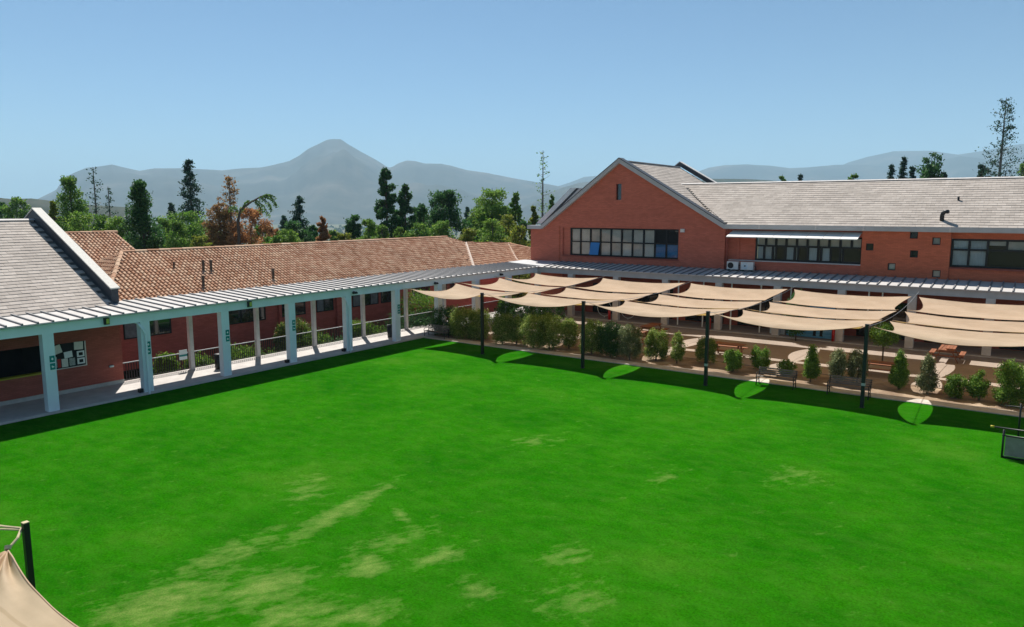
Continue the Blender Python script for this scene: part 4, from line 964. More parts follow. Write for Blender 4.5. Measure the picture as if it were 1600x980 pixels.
# ------------------------------------------------------------------ walkway signs, lights, bins, board, units
COLN = ['first', 'second', 'third', 'fourth', 'fifth', 'sixth']
for k, y in enumerate(LCOL[2:8]):
    if k == 4: continue
    t = thing('column_sign', (XF, y + .02, 1.9), 'pair of teal pictogram plates on the %s walkway column counted from the notice board' % COLN[k], 'sign', 'teal signs on the white walkway columns')
    for q, z in enumerate((1.92, 2.25)):
        p = MB().box(XF + .004, XF + .016, y - .02 - .0, y + .19, z, z + .28).build('plate', M['teal'], t)
        if q: MB().prism([(XF + .0165, y + .04, z + .13), (XF + .0165, y + .10, z + .08), (XF + .0165, y + .13, z + .12), (XF + .0165, y + .12, z + .19), (XF + .0165, y + .07, z + .19)], (.003, 0, 0)).build('pictogram', M['sign_white'], p)
        else: MB().prism([(XF + .0165, y + .035, z + .12), (XF + .0165, y + .085, z + .07), (XF + .0165, y + .085, z + .1), (XF + .0165, y + .14, z + .1), (XF + .0165, y + .14, z + .15), (XF + .0165, y + .085, z + .15), (XF + .0165, y + .06, z + .2)], (.003, 0, 0)).build('pictogram', M['sign_white'], p)
    MB().box(XF + .004, XF + .01, y - .01, y + .18, 1.84, 1.89).build('small_plate', M['sign_white'], t)
for y, nm in ((16.6, 'above the notice board bay'), (24.1, 'above the flowering bush end of the railing')):
    t = thing('floodlight', (XF + .1, y, 3.7), 'yellow lensed floodlight on the white walkway beam %s' % nm, 'floodlight', 'floodlights on the white walkway beam')
    MB().box(XF + .02, XF + .14, y - .11, y + .11, 3.6, 3.9).build('housing', M['iron'], t)
    MB().box(XF + .142, XF + .155, y - .04, y + .09, 3.64, 3.86).build('lens', M['lime'], t)
    MB().bar((XF, y - .05, 3.75), (XF + .02, y - .05, 3.75), .05).build('bracket', M['iron'], t)
for y, z, nm in ((31.55, 3.71, 'above the fifth walkway column'), (39.1, 3.68, 'above the corner column by the first sail'), (46.8, 3.74, 'near the far corner behind the middle sail')):
    t = thing('beam_light', (XF + .05, y, z), 'small dark lamp on the white beam %s' % nm, 'lamp', 'small dark lamps on the white walkway beam')
    MB().tube([(XF + .0, y, z), (XF + .1, y, z)], .06, 8).build('body', M['iron'], t)
    MB().hexa([(XF + .1, y - .18, z - .07), (XF + .2, y - .18, z - .1), (XF + .2, y + .18, z - .1), (XF + .1, y + .18, z - .07), (XF + .1, y - .18, z + .03), (XF + .2, y - .18, z - .02), (XF + .2, y + .18, z - .02), (XF + .1, y + .18, z + .03)]).build('head', M['iron'], t)
# round sockets / black bait boxes at column feet
for k, nm in ((3, 'second'), (5, 'fourth'), (6, 'fifth')):
    y = LCOL[k]; solo('bait_box', MB().box(XF - .33, XF - .1, y - .4, y - .23, .1, .28), M['black'], (XF - .2, y - .3, .1), 'small black box on the walkway floor at the foot of the %s column' % nm, 'box', 'black boxes at column feet')
def bin_(x, y, label):
    t = thing('litter_bin', (x, y, .1), label, 'bin'); 
    MB().tube([(x, y, .1), (x, y, .12), (x, y, .85)], [.17, .18, .22], 12).build('body', M['black'], t, True)
    MB().tube([(x, y, .85), (x, y, .93), (x, y, .96)], [.24, .23, .12], 12).build('lid', M['iron'], t, True)
bin_(-36.3, 23.35, 'black litter bin standing beside the third walkway column')
bin_(-35.9, 36.15, 'black litter bin beside the sixth walkway column near the far corner')
t = thing('railing_notice', (-37.38, 22.0, .7), 'white notice with a green stripe hung on the black railing', 'sign')
MB().box(-37.40, -37.38, 21.75, 22.2, .72, 1.25).build('board', M['sign_white'], t); MB().box(-37.378, -37.372, 21.75, 22.2, .9, 1.0).build('stripe', M['teal'], t)
t = thing('notice_board', (XWL, 16.1, 1.35), 'dark notice board with pinned papers on the red wall behind the first column', 'notice board')
MB().box(XWL + .002, XWL + .04, 15.35, 16.95, 1.3, 2.5).build('backing', M['dark_int'], t)
MB().box(XWL + .041, XWL + .06, 16.9, 16.95, 1.3, 2.5).box(XWL + .041, XWL + .06, 15.35, 16.9, 1.3, 1.34).build('frame', M['paper'], t)
for (a, b, c, d, rr, mm) in ((15.42, 15.85, 2.05, 2.45, .25, 'paper'), (16.42, 16.83, 2.12, 2.5, -.05, 'paper'), (15.95, 16.32, 1.8, 2.1, .08, 'sign_white'), (15.82, 16.1, 1.38, 1.78, 0, 'paper'), (16.16, 16.42, 1.4, 1.76, 0, 'paper_print'), (15.44, 15.62, 1.42, 1.92, 0, 'paper_print'), (15.64, 15.78, 1.4, 1.8, 0, 'red')):
    cy, cz = (a + b) / 2, (c + d) / 2; P4 = []
    for (dy, dz) in ((a - cy, c - cz), (b - cy, c - cz), (b - cy, d - cz), (a - cy, d - cz)): P4.append((XWL + .045, cy + dy * cos(rr) - dz * sin(rr), cz + dy * sin(rr) + dz * cos(rr)))
    MB().prism(P4, (.004, 0, 0)).build('paper', M[mm], t)
for z in (1.42, 1.76):
    f = MB().box(XWL + .045, XWL + .06, 16.52, 16.86, z, z + .29).build('framed_sheet', M['sign_white'], t); MB().box(XWL + .062, XWL + .066, 16.6, 16.78, z + .07, z + .22).build('print', M['dark_int'], f)
t = thing('wall_lamp', (XWL + .05, 18.2, 1.05), 'small oval white lamp low on the red wall by the railing end', 'lamp')
MB().box(XWL + .002, XWL + .03, 17.98, 18.2, .98, 1.1).build('base', M['iron'], t); MB().tube([(XWL + .03, 18.02, 1.04), (XWL + .07, 18.05, 1.04), (XWL + .07, 18.15, 1.04), (XWL + .03, 18.18, 1.04)], .05, 8).build('globe', M['sign_white'], t, True)
def ac_unit(x0, x1, label, fan_left):
    y0, y1, z0, z1 = 54.25, 54.6, 4.36, 4.93
    t = thing('air_conditioner', ((x0 + x1) / 2, 54.4, z0), label, 'air conditioner', 'air conditioning units on the walkway roof')
    b = MB().box(x0, x1, y0, y1, z0, z1).build('casing', M['ac_white'], t)
    cx = x0 + (.34 if fan_left else .36) * (x1 - x0); r = .22
    MB().tube([(cx, y0 - .004, (z0 + z1) / 2), (cx, y0 - .02, (z0 + z1) / 2)], r, 20).build('fan_grille', M['charcoal'] if fan_left else M['grey_curtain'], t)
    MB().tube([(cx, y0 - .021, (z0 + z1) / 2), (cx, y0 - .03, (z0 + z1) / 2)], .06, 10).build('hub', M['iron'], t)
    MB().box(x0 + .08, x0 + .16, y0 + .02, y1 - .02, z0 - .12, z0).box(x1 - .16, x1 - .08, y0 + .02, y1 - .02, z0 - .12, z0).build('foot', M['iron'], t)
    MB().tube([(x1 + .02, y0 + .2, z0 + .3), (x1 + .15, y0 + .15, z0 + .28), (x1 + .2, y0 + .1, z0 + .05), (x1 + .2, y0 + .1, z0 - .1)], .03, 6).build('hose', M['iron'], t)
ac_unit(-19.03, -18.2, 'air conditioner with a dark fan beside the gable downpipe', True)
ac_unit(-18.0, -17.1, 'air conditioner with a pale grille on the walkway roof under the long window', False)
t = thing('wall_lamp', (-22.86, 54.9, 7.1), 'small pale box lamp on the gable wall beside the end of the window strip', 'lamp')
MB().box(-23.02, -22.7, 54.86, 54.998, 6.98, 7.24).build('housing', M['ac_white'], t); MB().box(-22.98, -22.74, 54.84, 54.858, 7.02, 7.2).build('lens', M['paper'], t)
def extinguisher(x, y, z, h, label):
    t = thing('fire_extinguisher', (x, y, z), label, 'extinguisher')
    MB().tube([(x, y, z), (x, y, z + h * .8), (x, y, z + h * .92)], [.11, .11, .04], 12).build('cylinder', M['red'], t, True)
    MB().tube([(x, y, z + h * .92), (x, y, z + h)], .035, 8).build('valve', M['iron'], t)
extinguisher(-27.5, 51.95, .12, .95, 'red fire extinguisher beside a pale column under the second column of sails')
extinguisher(-19.3, 51.85, .12, .95, 'red fire extinguisher behind the third black post')
t = thing('red_bollard', (-10.85, 51.85, .1), 'red post with a dark cap in front of the column beside the blue panel', 'bollard')
MB().tube([(-10.85, 51.85, .1), (-10.85, 51.85, 1.1)], .1, 10).build('post', M['red'], t, True); MB().tube([(-10.85, 51.85, 1.1), (-10.85, 51.85, 1.2)], .16, 10).build('cap', M['iron'], t)
m, nt, b, N, L = newmat('blue_print'); 
mp_ = coords(nt, (.5, 1, 3.0)); n_ = noise_n(nt, 1.6, 6, mp_); r_ = ramp_n(nt, n_.outputs[0], [(.3, (.03, .16, .34)), (.5, (.08, .30, .52)), (.7, (.28, .50, .64))]); L.new(r_.outputs[0], b.inputs['Base Color']); b.inputs['Roughness'].default_value = .5; M['blue_print'] = m
t = thing('printed_panel', (-12.5, 52.45, .12), 'large blue printed panel showing two dark trouser legs under the sails', 'panel')
MB().box(-14.0, -10.95, 52.45, 52.5, .15, 2.6).build('board', M['blue_print'], t)
for (xa, xb) in ((-12.15, -12.08), (-11.72, -11.62)):
    MB().prism([(xa - .12, 52.44, .35), (xa + .06, 52.44, .35), (xa + .13, 52.44, 1.5), (xa - .08, 52.44, 1.5)], (0, .008, 0)).prism([(xa - .14, 52.439, .26), (xa + .1, 52.439, .26), (xa + .06, 52.439, .35), (xa - .12, 52.439, .35)], (0, .008, 0)).build('trouser_leg', M['dark_int'], t)
t = thing('grey_cabinet', (-14.75, 52.6, .12), 'grey blue cabinet beside the blue printed panel', 'cabinet')
MB().box(-15.2, -14.15, 52.6, 53.1, .12, 2.0).build('body', M['grey_curtain'], t); MB().box(-14.7, -14.66, 52.58, 52.598, .2, 1.95).build('door_gap', M['iron'], t)
t = thing('hoop_rack', (-27.2, 52.8, .12), 'pair of white tube hoops in the shade behind a pale column', 'rack')
for cx in (-28.4, -26.3): MB().tube([(cx + .62 * cos(a), 52.8, .85 + .62 * sin(a)) for a in [2 * pi * q / 24 for q in range(25)]], .022, 6, False).bar((cx, 52.8, .12), (cx, 52.8, .24), .05).build('hoop', M['sign_white'], t, True)
# dark glazed openings in the lower wall
for k in range(10):
    xa = RCOL[0] - 4.13 * k; 
    if xa - 3.6 < -37: break
    t_ = MB().box(xa - 3.6, xa - .55, YW - .05, YW - .002, .15, 2.6).build('glazed_door', M['charcoal'], GB)
    for q in range(3): MB().box(xa - 3.5 + q * .99, xa - 2.6 + q * .99, YW - .058, YW - .052, .25, 2.5).build('pane', M['dark_glass'], t_)
# small goal at the right edge of the turf
t = thing('goal_frame', (.5, 31.4, 0), 'small black goal frame with grey netting and a yellow bar tip on the turf', 'goal')
gx, gy = -.62, 31.05
fr = MB().tube([(gx, gy, 0), (gx, gy, 1.02)], .035, 8).tube([(gx + 2.6, gy, 0), (gx + 2.6, gy, 1.02)], .035, 8).tube([(gx, gy, .04), (gx + 2.6, gy, .04)], .035, 8).tube([(gx - .05, gy, .82), (gx + 2.65, gy, .82)], .03, 8)
fr.build('front_frame', M['black'], t, True)
MB().tube([(gx - .3, gy + .15, 1.04), (gx + 2.7, gy + .15, 1.04)], .028, 8).tube([(gx + .4, gy + 3.4, 0.0), (gx + .4, gy + 3.4, 1.3)], .035, 8).tube([(gx - .1, gy + 3.4, 1.15), (gx + 2.6, gy + 3.4, 1.15)], .025, 8).build('rear_frame', M['black'], t, True)
MB().tube([(gx - .42, gy + .15, 1.04), (gx - .3, gy + .15, 1.04)], .045, 8).build('bar_tip', M['yellow'], t, True)
MB().box(gx + .06, gx + 2.55, gy + .02, gy + .035, .08, .8).build('netting', M['mesh_grey'], t)

# ------------------------------------------------------------------ plants
def frustum_pts(n, W, H, prof, z0):
    """points spread through a crown: prof(t) = relative radius at height fraction t"""
    out = []
    while len(out) < n:
        t = R.random(); r = prof(t)
        if R.random() > r * 1.02 + .05: continue
        a = R.random() * 2 * pi; q = R.random() ** .33
        out.append((cos(a) * q * r * W / 2, sin(a) * q * r * W / 2, z0 + t * H))
    return out
def shrub(px, py, top, wpx, label, mat='lf_shrub', form='oval', dens=1.0, cat='shrub', group='shrubs in the bed beside the turf', name='shrub', leaf=.078, z=.05, at=None):
    p = Vector(G(px, py, z)) if at is None else Vector(at)
    dpt = (np.array(p) - CP) @ FW
    d = ray(px, top); q = CP + d * (dpt / (d @ FW)); H = max(.3, q[2] - p.z); W = wpx * dpt / FPX
    t = thing(name, p, label, cat, group)
    k0 = {'oval': .07, 'ball': .05, 'cone': .08, 'hedge': .0, 'loose': .12, 'tree': .5}[form]
    prof = {'oval': lambda s: max(0, 1 - (1.7 * s - .8) ** 4 if s > .1 else .75) ** .5 if s < .96 else .35, 'ball': lambda s: max(0, 1 - (2 * s - 1) ** 2) ** .5, 'cone': lambda s: (1 - s) ** .75 * min(1, .45 + s * 3.0), 'hedge': lambda s: min(1, .8 + s) if s < .85 else (1 - s) / .15 * .5 + .5, 'loose': lambda s: .95 * sin(pi * min(1, s * .9 + .1)) ** .5, 'tree': lambda s: max(0, 1 - (2 * s - 1) ** 2) ** .5}[form]
    cz, ch = H * k0, H * (1 - k0)
    K = int(42 * max(1, H * W)); pts = []
    n = int(3600 * dens * max(.5, min(2.2, W * H)))
    cl = frustum_pts(K, W * .9, ch * .92, prof, cz + ch * .04)
    rb = .105 * min(W, H) + .05
    for _ in range(n):
        c = R.choice(cl); a = NR.normal(size=3); a /= np.linalg.norm(a); r = rb * R.uniform(.5, 1.5) * R.random() ** .33
        pts.append((p.x + c[0] + a[0] * r, p.y + c[1] + a[1] * r, max(p.z + .03, p.z + c[2] + a[2] * r * 1.15)))
    # upright shoots
    for _ in range(int(26 * W * 2)):
        c = R.choice(cl); hh = R.uniform(.1, .3)
        for s in range(6): pts.append((p.x + c[0] + R.uniform(-.03, .03), p.y + c[1] + R.uniform(-.03, .03), p.z + min(c[2] + hh * s / 5, H * 1.05)))
    leaves('foliage', pts, leaf, M[mat], t)
    st = MB()
    for _ in range(3 if form != 'tree' else 4):
        a = R.random() * 2 * pi; r = .03 if form != 'tree' else .02
        top_ = (p.x + cos(a) * W * .22, p.y + sin(a) * W * .22, p.z + H * (.6 if form != 'tree' else .72))
        st.tube([(p.x + cos(a) * r, p.y + sin(a) * r, p.z - .05), (p.x + cos(a) * r * 1.5, p.y + sin(a) * r * 1.5, p.z + H * k0), top_], [.028, .022, .008], 5)
    st.build('stem', M['bark'], t)
SH = [(697, 522, 481, 44, 'dark clipped hedge bush in the corner behind the weathered bench', 'lf_dark', 'hedge', 1.6),
 (724, 527, 480, 40, 'second dark hedge bush from the corner, yellow tips on top', 'lf_shrub', 'hedge', 1.6),
 (748, 529, 484, 36, 'hedge bush directly behind the first black post', 'lf_shrub', 'hedge', 1.5),
 (785, 537, 490, 32, 'bushy shrub standing next past the first black post', 'lf_shrub', 'oval', 1.3),
 (807, 538, 493, 24, 'narrow open shrub with a visible stem, second past the first black post', 'lf_shrub', 'loose', .8),
 (834, 543, 492, 38, 'rounded leafy shrub beside the tall round one between the first two posts', 'lf_shrub', 'oval', 1.3),
 (859, 545, 491, 40, 'tall rounded shrub midway between the first and second black posts', 'lf_shrub', 'oval', 1.4),
 (889, 545, 497, 30, 'loose shrub with a bare reddish stem just before the second black post', 'lf_shrub', 'loose', .9),
 (924, 553, 501, 34, 'dense upright shrub touching the second black post', 'lf_shrub', 'oval', 1.5),
 (954, 557, 505, 38, 'broad darkest shrub, second past the second black post', 'lf_dark', 'oval', 1.6),
 (984, 562, 508, 32, 'grey green shrub beside the half hidden picnic table', 'lf_silver', 'oval', 1.2),
 (1025, 562, 515, 32, 'compact oval shrub in front of the brown picnic table end', 'lf_shrub', 'oval', 1.5),
 (1058, 568, 518, 22, 'slender sapling with a thin stem just before the third black post', 'lf_shrub', 'loose', .8),
 (1103, 567, 528, 30, 'oval shrub growing right behind the third black post', 'lf_shrub', 'oval', 1.2),
 (1145, 580, 546, 28, 'low rounded bush in front of the dark picnic table', 'lf_mid', 'ball', 1.4),
 (1187, 578, 541, 26, 'upright oval bush behind the end of the bench with sunlit turf below', 'lf_mid', 'oval', 1.4),
 (1229, 586, 564, 26, 'low bush peeping over the back of a bench', 'lf_mid', 'ball', 1.4),
 (1267, 596, 534, 27, 'tall narrow shrub with a single stem between the two edge benches', 'lf_mid', 'cone', 1.1),
 (1308, 598, 545, 28, 'loose pale shrub behind the bench beside the fourth black post', 'lf_silver', 'loose', 1.0),
 (1338, 598, 546, 32, 'straggly grey green shrub behind the fourth black post', 'lf_silver', 'loose', 1.0),
 (1404, 608, 545, 30, 'dense teardrop shaped shrub past the fourth black post', 'lf_mid', 'cone', 1.6),
 (1447, 614, 553, 34, 'sparse conical silvery shrub in the sunlit soil', 'lf_silver', 'cone', .9),
 (1493, 622, 587, 33, 'low round bush below the sunlit picnic table', 'lf_mid', 'ball', 1.4),
 (1529, 625, 580, 29, 'small lollipop shrub with a thin stem beside the low round bush', 'lf_mid', 'loose', 1.2),
 (1580, 633, 566, 48, 'large bushy shrub behind the goal frame', 'lf_mid', 'oval', 1.6)]
for (px, py, tp, w_, lab, mt, fm, dn) in SH: shrub(px, py, tp, w_ * (1.12 if px < 1040 else 1.06), lab, mt, fm, dn)
shrub(1378, 572, 505, 44, 'young lollipop tree with thin trunk beside the fourth black post on the patio', 'lf_mid', 'tree', .7, 'tree', None, 'young_tree')
shrub(838, 500, 472, 120, 'wide dark evergreen mass in the shaded arcade corner under the sails', 'lf_dark', 'hedge', 1.2, 'shrub', None, 'shrub', .12, .1, (-32.4, 48.0, .06))
shrub(770, 515, 462, 34, 'bamboo like green clump beside the rear corner columns', 'lf_mid', 'loose', 1.0, 'shrub', None, 'shrub', .16, .1, (-36.6, 51.0, .1))
shrub(1262, 480, 455, 40, 'dark leafy plant seen through the gap between the back sails', 'lf_dark', 'loose', .8, 'shrub', None, 'shrub', .12, .1, (-13.0, 51.0, .06))
# garden between the left walkway and the tiled house (lower ground)
for (px, tp, w_, X, mt, lab) in ((258, 548, 26, -39.0, 'lf_mid', 'leafy shrub showing through the railing just past the second column'), (310, 553, 36, -39.2, 'lf_bright', 'bright shrub in the lower garden behind the white railing notice'),
    (375, 540, 50, -39.0, 'lf_mid', 'broad shrub behind the railing between the third and fourth columns'), (425, 548, 50, -39.4, 'lf_bright', 'second broad shrub behind the railing just before the fourth column'), (442, 500, 24, -40.0, 'lf_flower', 'yellow green bush with reddish flowers just before the fourth column'),
    (470, 496, 36, -40.2, 'lf_flower', 'tall flowering bush with orange heads just past the fourth column'), (488, 516, 40, -39.2, 'lf_mid', 'green bush below the flowering bush'),
    (520, 528, 50, -39.0, 'lf_dark', 'dark low shrub behind the railing just before the fifth column'), (560, 498, 34, -39.4, 'lf_bright', 'leafy bush behind the railing just past the fifth column'), (592, 508, 40, -39.0, 'lf_mid', 'mid green shrub behind the railing by the sixth column'),
    (652, 452, 46, -40.2, 'lf_mid', 'tall pale green bush between the sixth and corner columns'), (640, 490, 60, -38.8, 'lf_dark', 'dense dark shrubs low behind the railing near the corner'), (672, 480, 30, -39.2, 'lf_dark', 'dark bush beside the corner column')):
    q = PXX(px, tp, X); shrub(px, 0, tp, w_ * 1.45, lab, 'lf_garden' if mt in ('lf_mid', 'lf_bright') else mt, 'oval' if mt != 'lf_flower' else 'loose', 1.0, 'shrub', 'shrubs in the lower garden behind the railing', 'shrub', .13, .0, (q[0], q[1], -2.6))

# ------------------------------------------------------------------ trees
def limb_tree(kind, px, top, wpx, depth, label, mat, dens=1.0, leaf=None, bare=.12, lean=0, group=None, base=-2.6, bark='bark', name=None):
    b3 = DEP(px, 326, depth); p = Vector((b3[0], b3[1], base)); tz = DEP(px, top, depth)[2]; H = tz - base; W = wpx * depth / FPX * {'spire': 1.45, 'conifer': 1.35, 'poplar': 1.2, 'round': 1.15, 'bush': 1.15, 'sparse': 1.2}[kind]
    t = thing(name or {'conifer': 'conifer_tree', 'sparse': 'bare_tree'}.get(kind, 'broadleaf_tree'), p, label, 'tree', group)
    leaf = leaf or max(.18, depth * .0027); tr = MB(); pts = []
    trunk_r = max(.08, H * .014)
    tip = Vector((p.x + lean, p.y, base + H))
    tr.tube([p, p + (tip - p) * .4 + Vector((R.uniform(-.1, .1), R.uniform(-.1, .1), 0)), p + (tip - p) * .75, tip], [trunk_r, trunk_r * .7, trunk_r * .35, .03], 7)
    if kind in ('conifer', 'sparse'):
        nb = int((95 if kind == 'conifer' else 46) * max(.7, min(1.6, H / 14)))
        for i in range(nb):
            f = bare + (1 - bare) * (i + R.random()) / nb; f = min(.985, f)
            L = 1.15 * W / 2 * ((1 - f) ** (.72 if kind == 'conifer' else .5)) * R.uniform(.6, 1.12) + .15
            if kind == 'sparse': L *= R.choice((.5, .8, 1.0, 1.2))
            a = R.random() * 2 * pi; z0 = base + H * f; c = p + (tip - p) * f
            up = (.25 if kind == 'sparse' else .12); dr = R.uniform(.15, .45) if kind == 'conifer' else R.uniform(-.5, .1)
            q = []
            for s in range(5):
                u = s / 4; q.append(Vector((c.x + cos(a) * L * u, c.y + sin(a) * L * u, z0 + L * (up * u - dr * u * u))))
            tr.tube(q, [max(.015, .03 * (1 - f) + .015)] * 2 + [.015, .012, .008], 4, False)
            n = int((52 if kind == 'conifer' else 14) * dens * (.4 + L / (W / 2 + .01)))
            for _ in range(n):
                u = R.random() ** .6; k_ = min(3, int(u * 4)); w = u * 4 - k_; c2 = q[k_].lerp(q[k_ + 1], w); sp = .10 * L + .12
                pts.append((c2.x + R.gauss(0, sp), c2.y + R.gauss(0, sp), c2.z + R.gauss(0, sp * .55) - .1))
    else:
        prof = {'round': lambda s: max(0, 1 - (2 * s - 1) ** 2) ** .45, 'poplar': lambda s: min(1, .6 + s) * max(0, 1 - s ** 2.5) ** .7, 'spire': lambda s: (1 - s) ** .62 * min(1, .75 + s), 'bush': lambda s: max(0, 1 - s ** 2.2) ** .5}[kind]
        cz = H * bare; ch = H - cz
        K = {'round': 70, 'poplar': 80, 'spire': 95, 'bush': 60}[kind]
        for i in range(K):
            tt = min(.97, max(.02, (i + R.random()) / K)) if kind != 'round' else R.random()
            pr = max(.10, prof(tt)); a0 = R.random() * 2 * pi; q = R.choice((.35, .6, .75, .85, .95)) * pr * W * .5
            x, y, z = cos(a0) * q, sin(a0) * q, cz + ch * tt
            rb = W * (.07 + .13 * pr) * R.uniform(.75, 1.25); n = int(dens * 150 * R.uniform(.7, 1.3) * (.4 + .8 * pr))
            a = NR.normal(size=(n, 3)); a /= np.linalg.norm(a, axis=1)[:, None]; r = rb * NR.random(n) ** .36
            a[:, 2] *= .9; a[:, 2] = np.where(z + a[:, 2] * rb > H, -a[:, 2], a[:, 2])
            pts.extend((np.array([p.x + x, p.y + y, base + z]) + a * r[:, None]).tolist())
            if i % 2 == 0:
                mid = p + (tip - p) * max(.05, (z / H - .15)); tr.tube([mid, Vector((p.x + x, p.y + y, base + z))], [max(.02, trunk_r * .22), .012], 4, False)
            # a sprig that breaks the outline
            dv = Vector((x, y, .35 * W * R.random())).normalized() if q > .01 else Vector((0, 0, 1)); L_s = rb * R.uniform(1.1, 1.7)
            for s_i in range(7): 
                pp_ = Vector((p.x + x, p.y + y, base + z)) + dv * L_s * (s_i / 6); pts.append((pp_.x + R.gauss(0, .06 * rb), pp_.y + R.gauss(0, .06 * rb), min(pp_.z, base + H)))
    tr.build('trunk', M[bark], t)
    leaves('crown', pts, leaf, M[mat], t, .6, .3 if kind == 'conifer' else 0)
    return t
GT = 'trees beyond the tiled house'
TREES = [
 ('bush', 25, 308, 48, 120, 'small round green tree showing over the shingle roof ridge', 'lf_mid', 1.0), ('bush', -4, 316, 46, 125, 'dark bushy tree beyond the shingle ridge, cut off by the photo edge', 'lf_dark', 1.0),
 ('spire', 112, 275, 66, 78, 'tall green tree rising just beyond the shingle roof parapet', 'lf_mid', 1.5), ('bush', 128, 330, 70, 74, 'yellow green bushy tree at the foot of the tall tree by the parapet', 'lf_bright', 1.2), ('spire', 84, 312, 26, 80, 'thin yellowish tree directly above the parapet top', 'lf_yellow', .8),
 ('sparse', 150, 262, 26, 82, 'taller of two thin almost bare trees past the parapet', 'lf_conifer', .9), ('sparse', 171, 292, 24, 84, 'shorter of two thin almost bare trees past the parapet', 'lf_conifer', 1.0), ('bush', 160, 335, 60, 80, 'low dull green tree under the two thin bare trees', 'lf_mid', 1.0),
 ('spire', 222, 281, 68, 60, 'large dense dark evergreen standing at the end of the rear tile roof', 'lf_dark', 2.6),
 ('conifer', 299, 248, 46, 110, 'tallest dark spire conifer with layered branches behind the tile roof', 'lf_conifer', 1.4), ('conifer', 268, 316, 26, 130, 'small far conifer beside the tall spire conifer', 'lf_conifer', 1.0),
 ('round', 285, 330, 74, 90, 'mid green rounded tree below the tall spire conifer', 'lf_mid', 1.3), ('bush', 255, 340, 44, 85, 'bright green bush beside the dense dark evergreen', 'lf_bright', 1.2), ('bush', 312, 368, 50, 76, 'yellowish low bush at the tile ridge below the brown tree', 'lf_yellow', 1.0),
 ('sparse', 360, 274, 46, 84, 'tall dying tree with sparse brown leaves', 'lf_brown', 4.2), ('round', 343, 318, 44, 84, 'brown leaved tree between the dying tree and the yellowish low bush', 'lf_brown', 1.0), ('round', 390, 325, 54, 82, 'orange brown leaved tree below the arching drooping tree', 'lf_orange', 1.1),
 ('round', 425, 355, 26, 90, 'small reddish tree beside the orange brown tree', 'lf_orange', .9), ('conifer', 443, 336, 20, 140, 'little far conifer between the drooping tree and the dark conifer', 'lf_conifer', .9),
 ('conifer', 468, 305, 48, 100, 'dark conifer with green bushes at its foot past the drooping tree', 'lf_conifer', 1.5), ('bush', 462, 345, 56, 92, 'dark green bushes at the foot of the dark conifer', 'lf_dark', 1.2), ('bush', 487, 352, 30, 94, 'blue green bush beside the small orange tree', 'lf_dark', 1.1),
 ('poplar', 503, 337, 22, 90, 'small orange tree with a green top behind the tile ridge', 'lf_orange', 1.1), ('bush', 425, 368, 50, 80, 'low green bush on the tile ridge below the small reddish tree', 'lf_mid', 1.0),
 ('bush', 537, 364, 44, 80, 'yellow green bush on the tile ridge below the grey green tree', 'lf_yellow', 1.1), ('round', 553, 336, 30, 96, 'grey green tree standing before the tall dark pair', 'lf_dark', 1.1), ('bush', 575, 342, 40, 88, 'light green tree touching the tall dark pair', 'lf_bright', 1.1),
 ('poplar', 604, 262, 36, 92, 'taller tree of the tall dark green pair', 'lf_dark', 1.9), ('poplar', 633, 287, 36, 94, 'shorter tree of the tall dark green pair', 'lf_dark', 1.6), ('bush', 625, 355, 34, 84, 'light green bush in front of the tall dark pair', 'lf_bright', 1.0),
 ('round', 662, 318, 40, 96, 'dark green tree joining the pair and the big round tree', 'lf_dark', 1.5), ('round', 694, 297, 62, 98, 'big dark round crowned tree above the end of the long tile roof', 'lf_dark', 2.2), ('conifer', 730, 323, 16, 170, 'tiny far conifer between the big round tree and the bright tree', 'lf_conifer', 1.0),
 ('round', 769, 294, 58, 98, 'bright broadleaf tree with spreading crown between the round tree and the gable', 'lf_bright', 1.4), ('bush', 728, 357, 52, 86, 'yellow green bush behind the lower tile roofs', 'lf_yellow', 1.2), ('bush', 748, 335, 50, 104, 'mid green bush under the bright broadleaf tree', 'lf_mid', 1.2),
 ('poplar', 806, 300, 26, 96, 'slim light green tree near the gable corner', 'lf_mid', 1.1), ('bush', 795, 335, 46, 92, 'yellow leaved tree at the gable corner', 'lf_yellow', 1.0), ('bush', 818, 345, 36, 88, 'dark green bush touching the gable corner', 'lf_dark', 1.2), ('poplar', 833, 320, 20, 100, 'small yellowish tree by the gable verge', 'lf_yellow', .9),
 ('sparse', 848, 236, 30, 100, 'tall bare tree with thin upright twigs beside the gable', 'lf_mid', .4), ('poplar', 862, 303, 18, 104, 'short leafy tree beside the bare tree', 'lf_mid', .9)]
for (kd, px, tp, w_, dp, lab, mt, dn) in TREES: limb_tree(kd, px, tp, w_, dp, lab, mt, dn, group=GT, bare=.02 if kd in ('bush', 'spire') else (.3 if kd == 'sparse' else .1), bark='grey_bark' if kd == 'sparse' else 'bark')
